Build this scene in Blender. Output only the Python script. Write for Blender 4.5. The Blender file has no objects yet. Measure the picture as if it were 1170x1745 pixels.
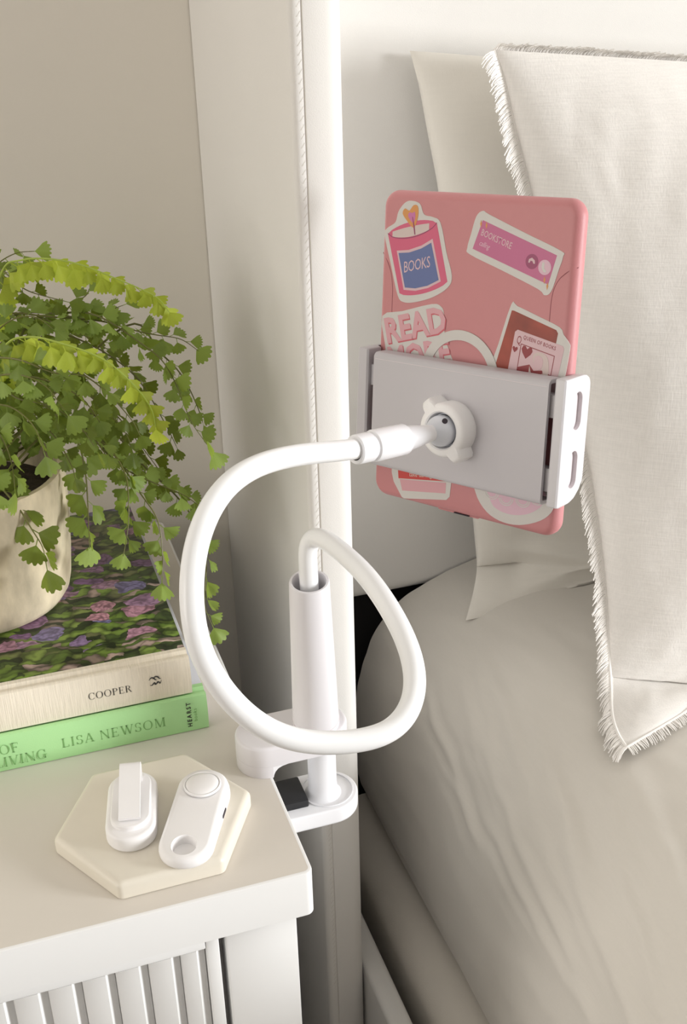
import bpy, bmesh, math, random
from mathutils import Vector, Matrix, noise as mnoise

# ------------------------------------------------------------------ camera, world, light
scene = bpy.context.scene
col = scene.collection
PITCH, YAW, ROLL = math.radians(26.6), math.radians(17.65), math.radians(1.56)
fwd = Vector((math.sin(YAW) * math.cos(PITCH), math.cos(YAW) * math.cos(PITCH), -math.sin(PITCH)))
rgt = Vector((math.cos(YAW), -math.sin(YAW), 0))
dwn = fwd.cross(rgt)
rgt2 = rgt * math.cos(ROLL) + dwn * math.sin(ROLL)
dwn2 = -rgt * math.sin(ROLL) + dwn * math.cos(ROLL)
cd = bpy.data.cameras.new('camera')
cd.sensor_fit = 'VERTICAL'
cd.sensor_height = 36.0
cd.lens = 36.0 * 2000.0 / 1745.0
cd.clip_start = 0.02
cam = bpy.data.objects.new('camera', cd)
col.objects.link(cam)
mw = Matrix.Identity(4)
for i, v in enumerate((rgt2, -dwn2, -fwd)):
    for r in range(3):
        mw[r][i] = v[r]
mw.translation = Vector((0, 0, 1.07))
cam.matrix_world = mw
scene.camera = cam

world = bpy.data.worlds.new('world')
scene.world = world
world.use_nodes = True
bgn = world.node_tree.nodes['Background']
bgn.inputs[0].default_value = (1.0, 0.945, 0.87, 1)
bgn.inputs[1].default_value = 1.0

ld = bpy.data.lights.new('window_daylight', 'AREA')
ld.shape = 'RECTANGLE'
ld.size, ld.size_y = 0.85, 0.90
ld.energy = 112
ld.color = (0.965, 0.985, 1.0)
lo = bpy.data.objects.new('window_daylight', ld)
col.objects.link(lo)
lo.location = (2.66, -1.02, 1.08)
lo.rotation_euler = (math.radians(90), 0, math.radians(90))      # lies in the window opening, facing into the room

ld2 = bpy.data.lights.new('left_fill', 'AREA')      # added fill lamp on the left, no window known there
ld2.shape = 'RECTANGLE'
ld2.size, ld2.size_y = 0.9, 1.1
ld2.energy = 12.5
ld2.color = (1.0, 0.97, 0.92)
lo2 = bpy.data.objects.new('left_fill', ld2)
col.objects.link(lo2)
lo2.location = (-1.87, 0.12, 1.20)
lo2.rotation_euler = (math.radians(90), 0, math.radians(-90))

scene.view_settings.view_transform = 'Standard'
scene.view_settings.look = 'None'
scene.view_settings.exposure = 0.0
scene.view_settings.gamma = 1.0
scene.view_settings.use_curve_mapping = False

# ------------------------------------------------------------------ helpers
RNG = random.Random(7)

def mat(name, color, rough=0.5, vary=0.0, scale=20.0, bump=0.0, bscale=200.0, spec=0.5, sheen=0.0, coat=0.0, stretch=None, sss=0.0):
    m = bpy.data.materials.new(name)
    m.use_nodes = True
    nt = m.node_tree
    b = nt.nodes['Principled BSDF']
    b.inputs['Base Color'].default_value = (*color, 1)
    b.inputs['Roughness'].default_value = rough
    b.inputs['Specular IOR Level'].default_value = spec
    if sheen:
        b.inputs['Sheen Weight'].default_value = sheen
        b.inputs['Sheen Roughness'].default_value = 0.5
    if coat:
        b.inputs['Coat Weight'].default_value = coat
        b.inputs['Coat Roughness'].default_value = 0.15
    tc = nt.nodes.new('ShaderNodeTexCoord')
    vec = tc.outputs['Object']
    if stretch:
        mp = nt.nodes.new('ShaderNodeMapping')
        mp.inputs['Scale'].default_value = stretch
        nt.links.new(vec, mp.inputs['Vector'])
        vec = mp.outputs['Vector']
    if vary:
        n = nt.nodes.new('ShaderNodeTexNoise')
        n.inputs['Scale'].default_value = scale
        n.inputs['Detail'].default_value = 5
        nt.links.new(vec, n.inputs['Vector'])
        r = nt.nodes.new('ShaderNodeValToRGB')
        r.color_ramp.elements[0].position = 0.3
        r.color_ramp.elements[1].position = 0.7
        r.color_ramp.elements[0].color = (*[max(0, c * (1 - vary)) for c in color], 1)
        r.color_ramp.elements[1].color = (*[min(1, c * (1 + vary)) for c in color], 1)
        nt.links.new(n.outputs['Fac'], r.inputs['Fac'])
        nt.links.new(r.outputs['Color'], b.inputs['Base Color'])
    if bump:
        n2 = nt.nodes.new('ShaderNodeTexNoise')
        n2.inputs['Scale'].default_value = bscale
        n2.inputs['Detail'].default_value = 4
        nt.links.new(vec, n2.inputs['Vector'])
        bp = nt.nodes.new('ShaderNodeBump')
        bp.inputs['Strength'].default_value = bump
        bp.inputs['Distance'].default_value = 0.002
        nt.links.new(n2.outputs['Fac'], bp.inputs['Height'])
        nt.links.new(bp.outputs['Normal'], b.inputs['Normal'])
    return m

def linen(name, color, weave=0.25, slub=0.05):
    """woven cloth: two crossed stretched noises for colour slubs and relief"""
    m = bpy.data.materials.new(name)
    m.use_nodes = True
    nt = m.node_tree
    b = nt.nodes['Principled BSDF']
    b.inputs['Roughness'].default_value = 0.85
    b.inputs['Specular IOR Level'].default_value = 0.2
    b.inputs['Sheen Weight'].default_value = 0.25
    tc = nt.nodes.new('ShaderNodeTexCoord')
    outs = []
    for sc in ((60, 60, 900), (900, 900, 60)):
        mp = nt.nodes.new('ShaderNodeMapping')
        mp.inputs['Scale'].default_value = sc
        nt.links.new(tc.outputs['Object'], mp.inputs['Vector'])
        n = nt.nodes.new('ShaderNodeTexNoise')
        n.inputs['Scale'].default_value = 1.0
        n.inputs['Detail'].default_value = 3
        nt.links.new(mp.outputs['Vector'], n.inputs['Vector'])
        outs.append(n.outputs['Fac'])
    ad = nt.nodes.new('ShaderNodeMath')
    ad.operation = 'MULTIPLY_ADD'
    ad.inputs[1].default_value = 0.5
    nt.links.new(outs[0], ad.inputs[0])
    ml = nt.nodes.new('ShaderNodeMath')
    ml.operation = 'MULTIPLY'
    ml.inputs[1].default_value = 0.5
    nt.links.new(outs[1], ml.inputs[0])
    nt.links.new(ml.outputs[0], ad.inputs[2])
    r = nt.nodes.new('ShaderNodeValToRGB')
    r.color_ramp.elements[0].position = 0.35
    r.color_ramp.elements[1].position = 0.68
    r.color_ramp.elements[0].color = (*[c * (1 - slub) for c in color], 1)
    r.color_ramp.elements[1].color = (*[min(1, c * (1 + slub)) for c in color], 1)
    nt.links.new(ad.outputs[0], r.inputs['Fac'])
    nt.links.new(r.outputs['Color'], b.inputs['Base Color'])
    bp = nt.nodes.new('ShaderNodeBump')
    bp.inputs['Strength'].default_value = weave
    bp.inputs['Distance'].default_value = 0.001
    nt.links.new(ad.outputs[0], bp.inputs['Height'])
    nt.links.new(bp.outputs['Normal'], b.inputs['Normal'])
    return m

def leaf_mat(name, color, back):
    m = bpy.data.materials.new(name)
    m.use_nodes = True
    nt = m.node_tree
    b = nt.nodes['Principled BSDF']
    b.inputs['Roughness'].default_value = 0.5
    b.inputs['Specular IOR Level'].default_value = 0.35
    oi = nt.nodes.new('ShaderNodeObjectInfo')
    tc = nt.nodes.new('ShaderNodeTexCoord')
    n = nt.nodes.new('ShaderNodeTexNoise')
    n.inputs['Scale'].default_value = 60
    nt.links.new(tc.outputs['Object'], n.inputs['Vector'])
    ad = nt.nodes.new('ShaderNodeMath')
    ad.operation = 'MULTIPLY_ADD'
    ad.inputs[1].default_value = 0.5
    nt.links.new(n.outputs['Fac'], ad.inputs[0])
    m2 = nt.nodes.new('ShaderNodeMath')
    m2.operation = 'MULTIPLY'
    m2.inputs[1].default_value = 0.5
    nt.links.new(oi.outputs['Random'], m2.inputs[0])
    nt.links.new(m2.outputs[0], ad.inputs[2])
    r = nt.nodes.new('ShaderNodeValToRGB')
    r.color_ramp.elements[0].position = 0.15
    r.color_ramp.elements[1].position = 0.85
    r.color_ramp.elements[0].color = (*[c * 0.60 for c in color], 1)
    r.color_ramp.elements[1].color = (*[min(1, c * 1.45) for c in color], 1)
    nt.links.new(ad.outputs[0], r.inputs['Fac'])
    nt.links.new(r.outputs['Color'], b.inputs['Base Color'])
    tr = nt.nodes.new('ShaderNodeBsdfTranslucent')
    tr.inputs['Color'].default_value = (*back, 1)
    mx = nt.nodes.new('ShaderNodeMixShader')
    mx.inputs[0].default_value = 0.35
    nt.links.new(b.outputs[0], mx.inputs[1])
    nt.links.new(tr.outputs[0], mx.inputs[2])
    nt.links.new(mx.outputs[0], nt.nodes['Material Output'].inputs['Surface'])
    return m

def tag(o, label=None, cat=None, group=None, kind=None):
    if label: o['label'] = label
    if cat: o['category'] = cat
    if group: o['group'] = group
    if kind: o['kind'] = kind
    return o

def empty(name, loc):
    o = bpy.data.objects.new(name, None)
    o.empty_display_size = 0.02
    o.location = loc
    col.objects.link(o)
    return o

def origin(o):
    v = Vector((0, 0, 0))
    while o is not None:
        v += o.location
        o = o.parent
    return v

def emit(name, bm, m, parent=None, xf=None, smooth=True, angle=40, kind=None, label=None):
    """link a bmesh given in world (or xf-local) coordinates as one object; vertices end up relative to the parent"""
    if xf is not None:
        bm.transform(xf)
    if parent is not None:
        bmesh.ops.translate(bm, verts=bm.verts, vec=-origin(parent))
    bmesh.ops.recalc_face_normals(bm, faces=bm.faces)
    me = bpy.data.meshes.new(name)
    bm.to_mesh(me)
    bm.free()
    return link(name, me, m, parent, smooth, angle, kind, label)

def link(name, me, m, parent=None, smooth=True, angle=40, kind=None, label=None):
    if m is not None and not me.materials:
        me.materials.append(m)
    if smooth:
        me.shade_smooth()
        if angle < 180:
            me.set_sharp_from_angle(angle=math.radians(angle))
    o = bpy.data.objects.new(name, me)
    col.objects.link(o)
    o.parent = parent
    if kind: o['kind'] = kind
    if label: o['label'] = label
    return o

def box(x0, x1, y0, y1, z0, z1, bev=0.0, seg=2, bm=None):
    own = bmesh.new()
    bmesh.ops.create_cube(own, size=1)
    for v in own.verts:
        v.co = Vector(((x0 + x1) / 2 + v.co.x * (x1 - x0), (y0 + y1) / 2 + v.co.y * (y1 - y0), (z0 + z1) / 2 + v.co.z * (z1 - z0)))
    if bev:
        bmesh.ops.bevel(own, geom=list(own.edges), offset=bev, segments=seg, affect='EDGES', profile=0.5)
    if bm is None:
        return own
    join(bm, own)
    return bm

def join(bm, other):
    me = bpy.data.meshes.new('tmp')
    other.to_mesh(me)
    other.free()
    bm.from_mesh(me)
    bpy.data.meshes.remove(me)

def prism(poly, z0, z1, bev=0.0, seg=2, bevbot=False, bm=None):
    """extrude a 2D outline (list of (x, y)) between two heights; optional rounding of the rim"""
    own = bmesh.new()
    lo_ = [own.verts.new((x, y, z0)) for x, y in poly]
    hi_ = [own.verts.new((x, y, z1)) for x, y in poly]
    n = len(poly)
    own.faces.new(list(reversed(lo_)))
    top = own.faces.new(hi_)
    for i in range(n):
        own.faces.new((lo_[i], lo_[(i + 1) % n], hi_[(i + 1) % n], hi_[i]))
    if bev:
        es = list(top.edges)
        if bevbot:
            for e in own.edges:
                if all(abs(v.co.z - z0) < 1e-9 for v in e.verts):
                    es.append(e)
        bmesh.ops.bevel(own, geom=list(set(es)), offset=bev, segments=seg, affect='EDGES', profile=0.5)
    if bm is None:
        return own
    join(bm, own)
    return bm

def rrect(x0, x1, y0, y1, r, n=6):
    out = []
    for cx, cy, a0 in ((x1 - r, y1 - r, 0), (x0 + r, y1 - r, 90), (x0 + r, y0 + r, 180), (x1 - r, y0 + r, 270)):
        for i in range(n + 1):
            a = math.radians(a0 + 90 * i / n)
            out.append((cx + r * math.cos(a), cy + r * math.sin(a)))
    return out

def stadium(ax, ay, bx_, by_, r, n=14, mid=0):
    d = math.atan2(by_ - ay, bx_ - ax)
    out = []
    for cx, cy, s in ((bx_, by_, d - math.pi / 2), (ax, ay, d + math.pi / 2)):
        for i in range(n + 1):
            a = s + math.pi * i / n
            out.append((cx + r * math.cos(a), cy + r * math.sin(a)))
        ox, oy = (ax, ay) if (cx, cy) == (bx_, by_) else (bx_, by_)
        a = s + math.pi
        for i in range(1, mid + 1):
            f = i / (mid + 1)
            out.append((cx + (ox - cx) * f + r * math.cos(a), cy + (oy - cy) * f + r * math.sin(a)))
    return out

def circ(cx, cy, r, n=32, ry=None):
    return [(cx + r * math.cos(2 * math.pi * i / n), cy + (ry or r) * math.sin(2 * math.pi * i / n)) for i in range(n)]

def loft(outline, layers, bm=None):
    """outline(inset) -> list of (x, y); layers: (inset, z) from bottom to top; closed at both ends"""
    bm = bm or bmesh.new()
    rings = [[bm.verts.new((x, y, z)) for x, y in outline(i)] for i, z in layers]
    for p, q in zip(rings, rings[1:]):
        for i in range(len(p)):
            bm.faces.new((p[i], p[(i + 1) % len(p)], q[(i + 1) % len(q)], q[i]))
    bm.faces.new(list(reversed(rings[0])))
    bm.faces.new(rings[-1])
    return bm

def round_layers(z0, z1, rb, rt, n=5):
    out = []
    if rb:
        out += [(rb * (1 - math.sin(math.pi / 2 * i / n)), z0 + rb * (1 - math.cos(math.pi / 2 * i / n))) for i in range(n + 1)]
    else:
        out.append((0.0, z0))
    if rt:
        out += [(rt * (1 - math.cos(math.pi / 2 * i / n)), z1 - rt * (1 - math.sin(math.pi / 2 * i / n))) for i in range(n + 1)]
    else:
        out.append((0.0, z1))
    return out

def lathe(profile, axis0, axis1, n=40, bm=None):
    """profile: list of (radius, t) with t measured in metres along axis0 -> axis1"""
    bm = bm or bmesh.new()
    d = (Vector(axis1) - Vector(axis0)).normalized()
    a = d.orthogonal().normalized()
    b = d.cross(a)
    rings = []
    for r, t in profile:
        c = Vector(axis0) + d * t
        if r < 1e-7:
            rings.append([bm.verts.new(c)])
        else:
            rings.append([bm.verts.new(c + (a * math.cos(2 * math.pi * i / n) + b * math.sin(2 * math.pi * i / n)) * r) for i in range(n)])
    for p, q in zip(rings, rings[1:]):
        for i in range(n):
            j = (i + 1) % n
            if len(p) == 1 and len(q) == 1:
                continue
            if len(p) == 1:
                bm.faces.new((p[0], q[i], q[j]))
            elif len(q) == 1:
                bm.faces.new((p[i], p[j], q[0]))
            else:
                bm.faces.new((p[i], p[j], q[j], q[i]))
    return bm

def catmull(pts, per):
    pts = [Vector(p) for p in pts]
    P = [2 * pts[0] - pts[1]] + pts + [2 * pts[-1] - pts[-2]]
    out = []
    for i in range(1, len(P) - 2):
        p0, p1, p2, p3 = P[i - 1:i + 3]
        for k in range(per):
            t = k / per
            out.append(0.5 * ((2 * p1) + (-p0 + p2) * t + (2 * p0 - 5 * p1 + 4 * p2 - p3) * t * t + (-p0 + 3 * p1 - 3 * p2 + p3) * t ** 3))
    out.append(P[-2])
    return out

def smooth_path(pts, k):
    pts = [Vector(p) for p in pts]
    for _ in range(k):
        pts = [pts[0]] + [(pts[i - 1] + pts[i] * 2 + pts[i + 1]) / 4 for i in range(1, len(pts) - 1)] + [pts[-1]]
    return pts

def tube(pts, rad, n=12, bm=None, cap=True):
    bm = bm or bmesh.new()
    pts = [Vector(p) for p in pts]
    rads = rad if isinstance(rad, (list, tuple)) else [rad] * len(pts)
    t = (pts[1] - pts[0]).normalized()
    a = t.orthogonal().normalized()
    rings = []
    for i, p in enumerate(pts):
        t2 = (pts[min(i + 1, len(pts) - 1)] - pts[max(i - 1, 0)]).normalized()
        a = (a - t2 * a.dot(t2)).normalized()
        b = t2.cross(a)
        rings.append([bm.verts.new(p + (a * math.cos(2 * math.pi * k / n) + b * math.sin(2 * math.pi * k / n)) * rads[i]) for k in range(n)])
    for p, q in zip(rings, rings[1:]):
        for i in range(n):
            j = (i + 1) % n
            bm.faces.new((p[i], p[j], q[j], q[i]))
    if cap:
        bm.faces.new(list(reversed(rings[0])))
        bm.faces.new(rings[-1])
    return bm

def lerp_list(tab, t):
    """piecewise linear table [(t, value...), ...]"""
    if t <= tab[0][0]:
        return tab[0][1:]
    for a, b in zip(tab, tab[1:]):
        if t <= b[0]:
            f = (t - a[0]) / (b[0] - a[0])
            return tuple(x + (y - x) * f for x, y in zip(a[1:], b[1:]))
    return tab[-1][1:]

def smooth_tab(tab, n=40, k=3):
    rows = [(i / n,) + tuple(lerp_list(tab, i / n)) for i in range(n + 1)]
    for _ in range(k):
        rows = [rows[0]] + [(rows[i][0],) + tuple((rows[i - 1][c] + 2 * rows[i][c] + rows[i + 1][c]) / 4 for c in range(1, len(rows[i]))) for i in range(1, n)] + [rows[-1]]
    return rows

# ------------------------------------------------------------------ materials
M = {
    'wall': mat('wall_paint', (0.87, 0.82, 0.745), 0.9, vary=0.02, scale=3, bump=0.05, bscale=180, spec=0.2),
    'walldark': mat('darkened_wall_paint', (0.12, 0.105, 0.095), 0.9, spec=0.2),
    'ceil': mat('ceiling_paint', (0.60, 0.59, 0.57), 0.9, spec=0.2),
    'floor': mat('floor_carpet', (0.26, 0.22, 0.18), 0.95, vary=0.1, scale=120, bump=0.5, bscale=700),
    'uphol': mat('cream_upholstery', (0.82, 0.795, 0.76), 0.75, vary=0.015, scale=8, bump=0.12, bscale=1500, spec=0.3, sheen=0.2),
    'stitch': mat('seam_thread', (0.70, 0.66, 0.60), 0.8),
    'sheet': linen('bed_sheet_cotton', (0.69, 0.65, 0.59), 0.08, 0.012),
    'border': mat('mattress_border_cloth', (0.72, 0.67, 0.60), 0.9, bump=0.1, bscale=900, spec=0.2),
    'pillow': linen('pillowcase_cotton', (0.83, 0.79, 0.72), 0.08, 0.012),
    'linen': linen('slub_linen', (0.86, 0.825, 0.785), 0.35, 0.045),
    'fringe': mat('fringe_thread', (0.90, 0.865, 0.825), 0.85, spec=0.2),
    'nswhite': mat('white_lacquer', (0.88, 0.875, 0.865), 0.42, bump=0.02, bscale=60),
    'nsshade': mat('shaded_white_lacquer', (0.74, 0.69, 0.625), 0.45, bump=0.02, bscale=60),  # white lacquer with dim, warm bounce light put into its colour
    'plastic': mat('white_plastic', (0.90, 0.895, 0.92), 0.32),
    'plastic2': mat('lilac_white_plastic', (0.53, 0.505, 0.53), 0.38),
    'sleeve': mat('clamp_plastic', (0.80, 0.775, 0.80), 0.36),
    'grip': mat('grip_plastic', (0.66, 0.64, 0.665), 0.36),
    'neck': mat('white_rubber_coating', (0.92, 0.92, 0.925), 0.28),
    'ball': mat('grey_white_plastic', (0.74, 0.76, 0.83), 0.3),
    'inner': mat('sleeve_inner_plastic', (0.70, 0.64, 0.66), 0.5),
    'rubber': mat('black_rubber', (0.012, 0.012, 0.014), 0.55),
    'dark': mat('dark_slot', (0.03, 0.02, 0.03), 0.6),
    'pink': mat('pink_silicone', (0.56, 0.225, 0.235), 0.5, bump=0.06, bscale=900),
    'pinkseam': mat('pink_silicone_seam', (0.36, 0.12, 0.14), 0.6),
    'screen': mat('screen_glass', (0.55, 0.55, 0.53), 0.25),
    'bezel': mat('bezel_plastic', (0.02, 0.02, 0.02), 0.4),
    's_white': mat('sticker_white', (0.619, 0.590, 0.562), 0.45),
    's_pink': mat('sticker_pink', (0.619, 0.101, 0.194), 0.45),
    's_pinkl': mat('sticker_light_pink', (0.662, 0.346, 0.382), 0.45),
    's_card': mat('sticker_card_pink', (0.648, 0.446, 0.475), 0.45),
    's_blue': mat('sticker_blue', (0.108, 0.144, 0.331), 0.45),
    's_wax': mat('sticker_wax', (0.619, 0.504, 0.475), 0.45),
    's_orange': mat('sticker_orange', (0.648, 0.274, 0.072), 0.45),
    's_magenta': mat('sticker_magenta', (0.518, 0.130, 0.259), 0.45),
    's_violet': mat('sticker_violet', (0.562, 0.158, 0.360), 0.45),
    's_plum': mat('sticker_plum', (0.302, 0.050, 0.130), 0.45),
    's_red': mat('sticker_red', (0.576, 0.050, 0.043), 0.45),
    's_rose': mat('sticker_rose_shadow', (0.576, 0.115, 0.144), 0.45),
    's_brown': mat('sticker_brown', (0.288, 0.043, 0.022), 0.45, vary=0.25, scale=60),
    's_maroon': mat('sticker_maroon', (0.259, 0.025, 0.032), 0.45),
    's_cream': mat('sticker_cream', (0.619, 0.576, 0.504), 0.45),
    's_icing': mat('sticker_icing', (0.684, 0.446, 0.533), 0.45),
    'green': mat('green_book_cloth', (0.45, 0.78, 0.36), 0.55, bump=0.05, bscale=1200),
    'jacket': mat('pale_lilac_cover_paper', (0.60, 0.60, 0.64), 0.5),
    'gapshade': mat('black_gap_shade', (0.012, 0.010, 0.010), 0.9),
    'greentext': mat('green_ink', (0.20, 0.42, 0.14), 0.5),
    'ink': mat('black_ink', (0.03, 0.03, 0.03), 0.5),
    'greyink': mat('grey_brown_ink', (0.13, 0.11, 0.09), 0.5),
    'pages': mat('page_edges', (0.82, 0.80, 0.78), 0.8, vary=0.08, scale=1.0, stretch=(4, 4, 2500)),
    'bookcloth': mat('cream_book_cloth', (0.87, 0.79, 0.655), 0.8, vary=0.06, scale=1.0, bump=0.3, bscale=1.0, stretch=(1100, 60, 60)),
    'clay': mat('weathered_clay', (0.64, 0.55, 0.395), 0.85, vary=0.30, scale=55, stretch=(1, 1, 0.45), bump=0.35, bscale=70, spec=0.2),
    'soil': mat('potting_soil', (0.05, 0.035, 0.025), 0.95, vary=0.4, scale=150, bump=1.0, bscale=250),
    'stem': mat('fern_stem', (0.15, 0.15, 0.035), 0.5),
    'stemlime': mat('young_fern_stem', (0.36, 0.46, 0.07), 0.5),
    'marble': mat('cream_marble', (0.81, 0.755, 0.65), 0.35, vary=0.04, scale=18),
    'remote': mat('matte_white_plastic', (0.93, 0.91, 0.91), 0.42),
    'lf_dark': leaf_mat('fern_leaf_dark', (0.165, 0.225, 0.035), (0.30, 0.38, 0.03)),
    'lf_mid': leaf_mat('fern_leaf_mid', (0.265, 0.365, 0.085), (0.42, 0.55, 0.06)),
    'lf_lime': leaf_mat('fern_leaf_lime', (0.50, 0.60, 0.07), (0.62, 0.70, 0.06)),
}

def garden_print():
    """printed photograph of a flower garden: blossom clusters among leaves"""
    m = bpy.data.materials.new('garden_photo_print')
    m.use_nodes = True
    nt = m.node_tree
    N, L = nt.nodes, nt.links
    b = N['Principled BSDF']
    b.inputs['Roughness'].default_value = 0.38
    tc = N.new('ShaderNodeTexCoord')
    mp = N.new('ShaderNodeMapping')
    mp.inputs['Rotation'].default_value = (0, 0, math.radians(22))
    mp.inputs['Scale'].default_value = (1, 2.3, 1)
    wn = N.new('ShaderNodeTexNoise')
    wn.inputs['Scale'].default_value = 55
    wn.inputs['Detail'].default_value = 3
    L.new(tc.outputs['Object'], wn.inputs['Vector'])
    wv = N.new('ShaderNodeVectorMath')
    wv.operation = 'MULTIPLY_ADD'
    wv.inputs[1].default_value = (0.022, 0.022, 0.0)
    L.new(wn.outputs['Color'], wv.inputs[0])
    L.new(tc.outputs['Object'], wv.inputs[2])
    L.new(wv.outputs[0], mp.inputs['Vector'])
    # leaves: stretched cells in many greens
    v1 = N.new('ShaderNodeTexVoronoi')
    v1.inputs['Scale'].default_value = 95
    L.new(mp.outputs['Vector'], v1.inputs['Vector'])
    r1 = N.new('ShaderNodeValToRGB')
    cr = r1.color_ramp
    cr.elements[0].position, cr.elements[0].color = 0.0, (0.022, 0.035, 0.012, 1)
    cr.elements[1].position, cr.elements[1].color = 1.0, (0.60, 0.44, 0.38, 1)
    for p, c in ((0.3, (0.07, 0.11, 0.025, 1)), (0.5, (0.17, 0.27, 0.04, 1)), (0.7, (0.24, 0.33, 0.07, 1)), (0.86, (0.14, 0.11, 0.08, 1))):
        e = cr.elements.new(p)
        e.color = c
    sep = N.new('ShaderNodeSeparateColor')
    L.new(v1.outputs['Color'], sep.inputs[0])
    L.new(sep.outputs[0], r1.inputs['Fac'])
    # leaf darkness towards cell border (printed image content)
    r1d = N.new('ShaderNodeValToRGB')
    r1d.color_ramp.elements[0].position, r1d.color_ramp.elements[0].color = 0.25, (1, 1, 1, 1)
    r1d.color_ramp.elements[1].position, r1d.color_ramp.elements[1].color = 0.75, (0.25, 0.25, 0.25, 1)
    L.new(v1.outputs['Distance'], r1d.inputs['Fac'])
    mul = N.new('ShaderNodeMix')
    mul.data_type = 'RGBA'
    mul.blend_type = 'MULTIPLY'
    mul.inputs['Factor'].default_value = 1
    L.new(r1.outputs['Color'], mul.inputs['A'])
    L.new(r1d.outputs['Color'], mul.inputs['B'])
    # blossom heads: bigger round cells in purple, pink and blue
    mp2 = N.new('ShaderNodeMapping')
    mp2.inputs['Scale'].default_value = (1, 1.5, 1)
    L.new(wv.outputs[0], mp2.inputs['Vector'])
    v2 = N.new('ShaderNodeTexVoronoi')
    v2.inputs['Scale'].default_value = 46
    L.new(mp2.outputs['Vector'], v2.inputs['Vector'])
    r2 = N.new('ShaderNodeValToRGB')
    cr = r2.color_ramp
    cr.elements[0].position, cr.elements[0].color = 0.1, (0.20, 0.11, 0.24, 1)
    cr.elements[1].position, cr.elements[1].color = 0.95, (0.18, 0.19, 0.36, 1)
    for p, c in ((0.35, (0.36, 0.22, 0.33, 1)), (0.55, (0.46, 0.24, 0.29, 1)), (0.75, (0.30, 0.19, 0.34, 1))):
        e = cr.elements.new(p)
        e.color = c
    sep2 = N.new('ShaderNodeSeparateColor')
    L.new(v2.outputs['Color'], sep2.inputs[0])
    L.new(sep2.outputs[1], r2.inputs['Fac'])
    # petals inside a head
    v3 = N.new('ShaderNodeTexVoronoi')
    v3.inputs['Scale'].default_value = 260
    L.new(mp2.outputs['Vector'], v3.inputs['Vector'])
    r3 = N.new('ShaderNodeValToRGB')
    r3.color_ramp.elements[0].position, r3.color_ramp.elements[0].color = 0.2, (1.25, 1.2, 1.2, 1)
    r3.color_ramp.elements[1].position, r3.color_ramp.elements[1].color = 0.8, (0.45, 0.42, 0.42, 1)
    L.new(v3.outputs['Distance'], r3.inputs['Fac'])
    pet = N.new('ShaderNodeMix')
    pet.data_type = 'RGBA'
    pet.blend_type = 'MULTIPLY'
    pet.inputs['Factor'].default_value = 1
    L.new(r2.outputs['Color'], pet.inputs['A'])
    L.new(r3.outputs['Color'], pet.inputs['B'])
    # where heads are: near cell centres, only in drifts across the page
    hd = N.new('ShaderNodeMath')
    hd.operation = 'LESS_THAN'
    hd.inputs[1].default_value = 0.54
    L.new(v2.outputs['Distance'], hd.inputs[0])
    sx = N.new('ShaderNodeSeparateXYZ')
    L.new(tc.outputs['Object'], sx.inputs[0])
    nz = N.new('ShaderNodeTexNoise')
    nz.inputs['Scale'].default_value = 16
    L.new(tc.outputs['Object'], nz.inputs['Vector'])
    ma = N.new('ShaderNodeMath')
    ma.operation = 'MULTIPLY_ADD'
    ma.inputs[1].default_value = 0.10
    L.new(nz.outputs['Fac'], ma.inputs[0])
    L.new(sx.outputs['Y'], ma.inputs[2])
    gt = N.new('ShaderNodeMath')
    gt.operation = 'GREATER_THAN'
    gt.inputs[1].default_value = -0.022
    L.new(ma.outputs[0], gt.inputs[0])
    an = N.new('ShaderNodeMath')
    an.operation = 'MULTIPLY'
    L.new(hd.outputs[0], an.inputs[0])
    L.new(gt.outputs[0], an.inputs[1])
    keep = N.new('ShaderNodeMath')
    keep.operation = 'GREATER_THAN'
    keep.inputs[1].default_value = 0.38
    L.new(sep2.outputs[2], keep.inputs[0])
    an2 = N.new('ShaderNodeMath')
    an2.operation = 'MULTIPLY'
    L.new(an.outputs[0], an2.inputs[0])
    L.new(keep.outputs[0], an2.inputs[1])
    mx = N.new('ShaderNodeMix')
    mx.data_type = 'RGBA'
    L.new(an2.outputs[0], mx.inputs['Factor'])
    L.new(mul.outputs['Result'], mx.inputs['A'])
    L.new(pet.outputs['Result'], mx.inputs['B'])
    L.new(mx.outputs['Result'], b.inputs['Base Color'])
    return m

M['garden'] = garden_print()

# ------------------------------------------------------------------ the room
X0, X1, Y0, Y1, ZC = -1.9, 2.70, -2.7, 0.945, 2.5
tag(emit('floor', box(X0, X1, Y0, Y1, -0.05, 0.0), M['floor'], smooth=False), 'beige carpeted bedroom floor under the bed', 'floor', kind='structure')
tag(emit('ceiling', box(X0, X1, Y0, Y1, ZC, ZC + 0.05), M['ceil'], smooth=False), 'white bedroom ceiling', 'ceiling', kind='structure')
tag(emit('wall_back', box(X0 - 0.1, X1 + 0.1, Y1, Y1 + 0.1, 0.0, ZC), M['wall'], smooth=False), 'warm beige painted wall behind the nightstand', 'wall', kind='structure')
tag(emit('wall_front', box(X0 - 0.1, X1 + 0.1, Y0 - 0.1, Y0, 0.0, ZC), M['walldark'], smooth=False), 'unseen wall facing the bed, darkened to cut bounce light', 'wall', kind='structure')  # wall colour set dark so less light bounces onto the headboard
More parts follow.
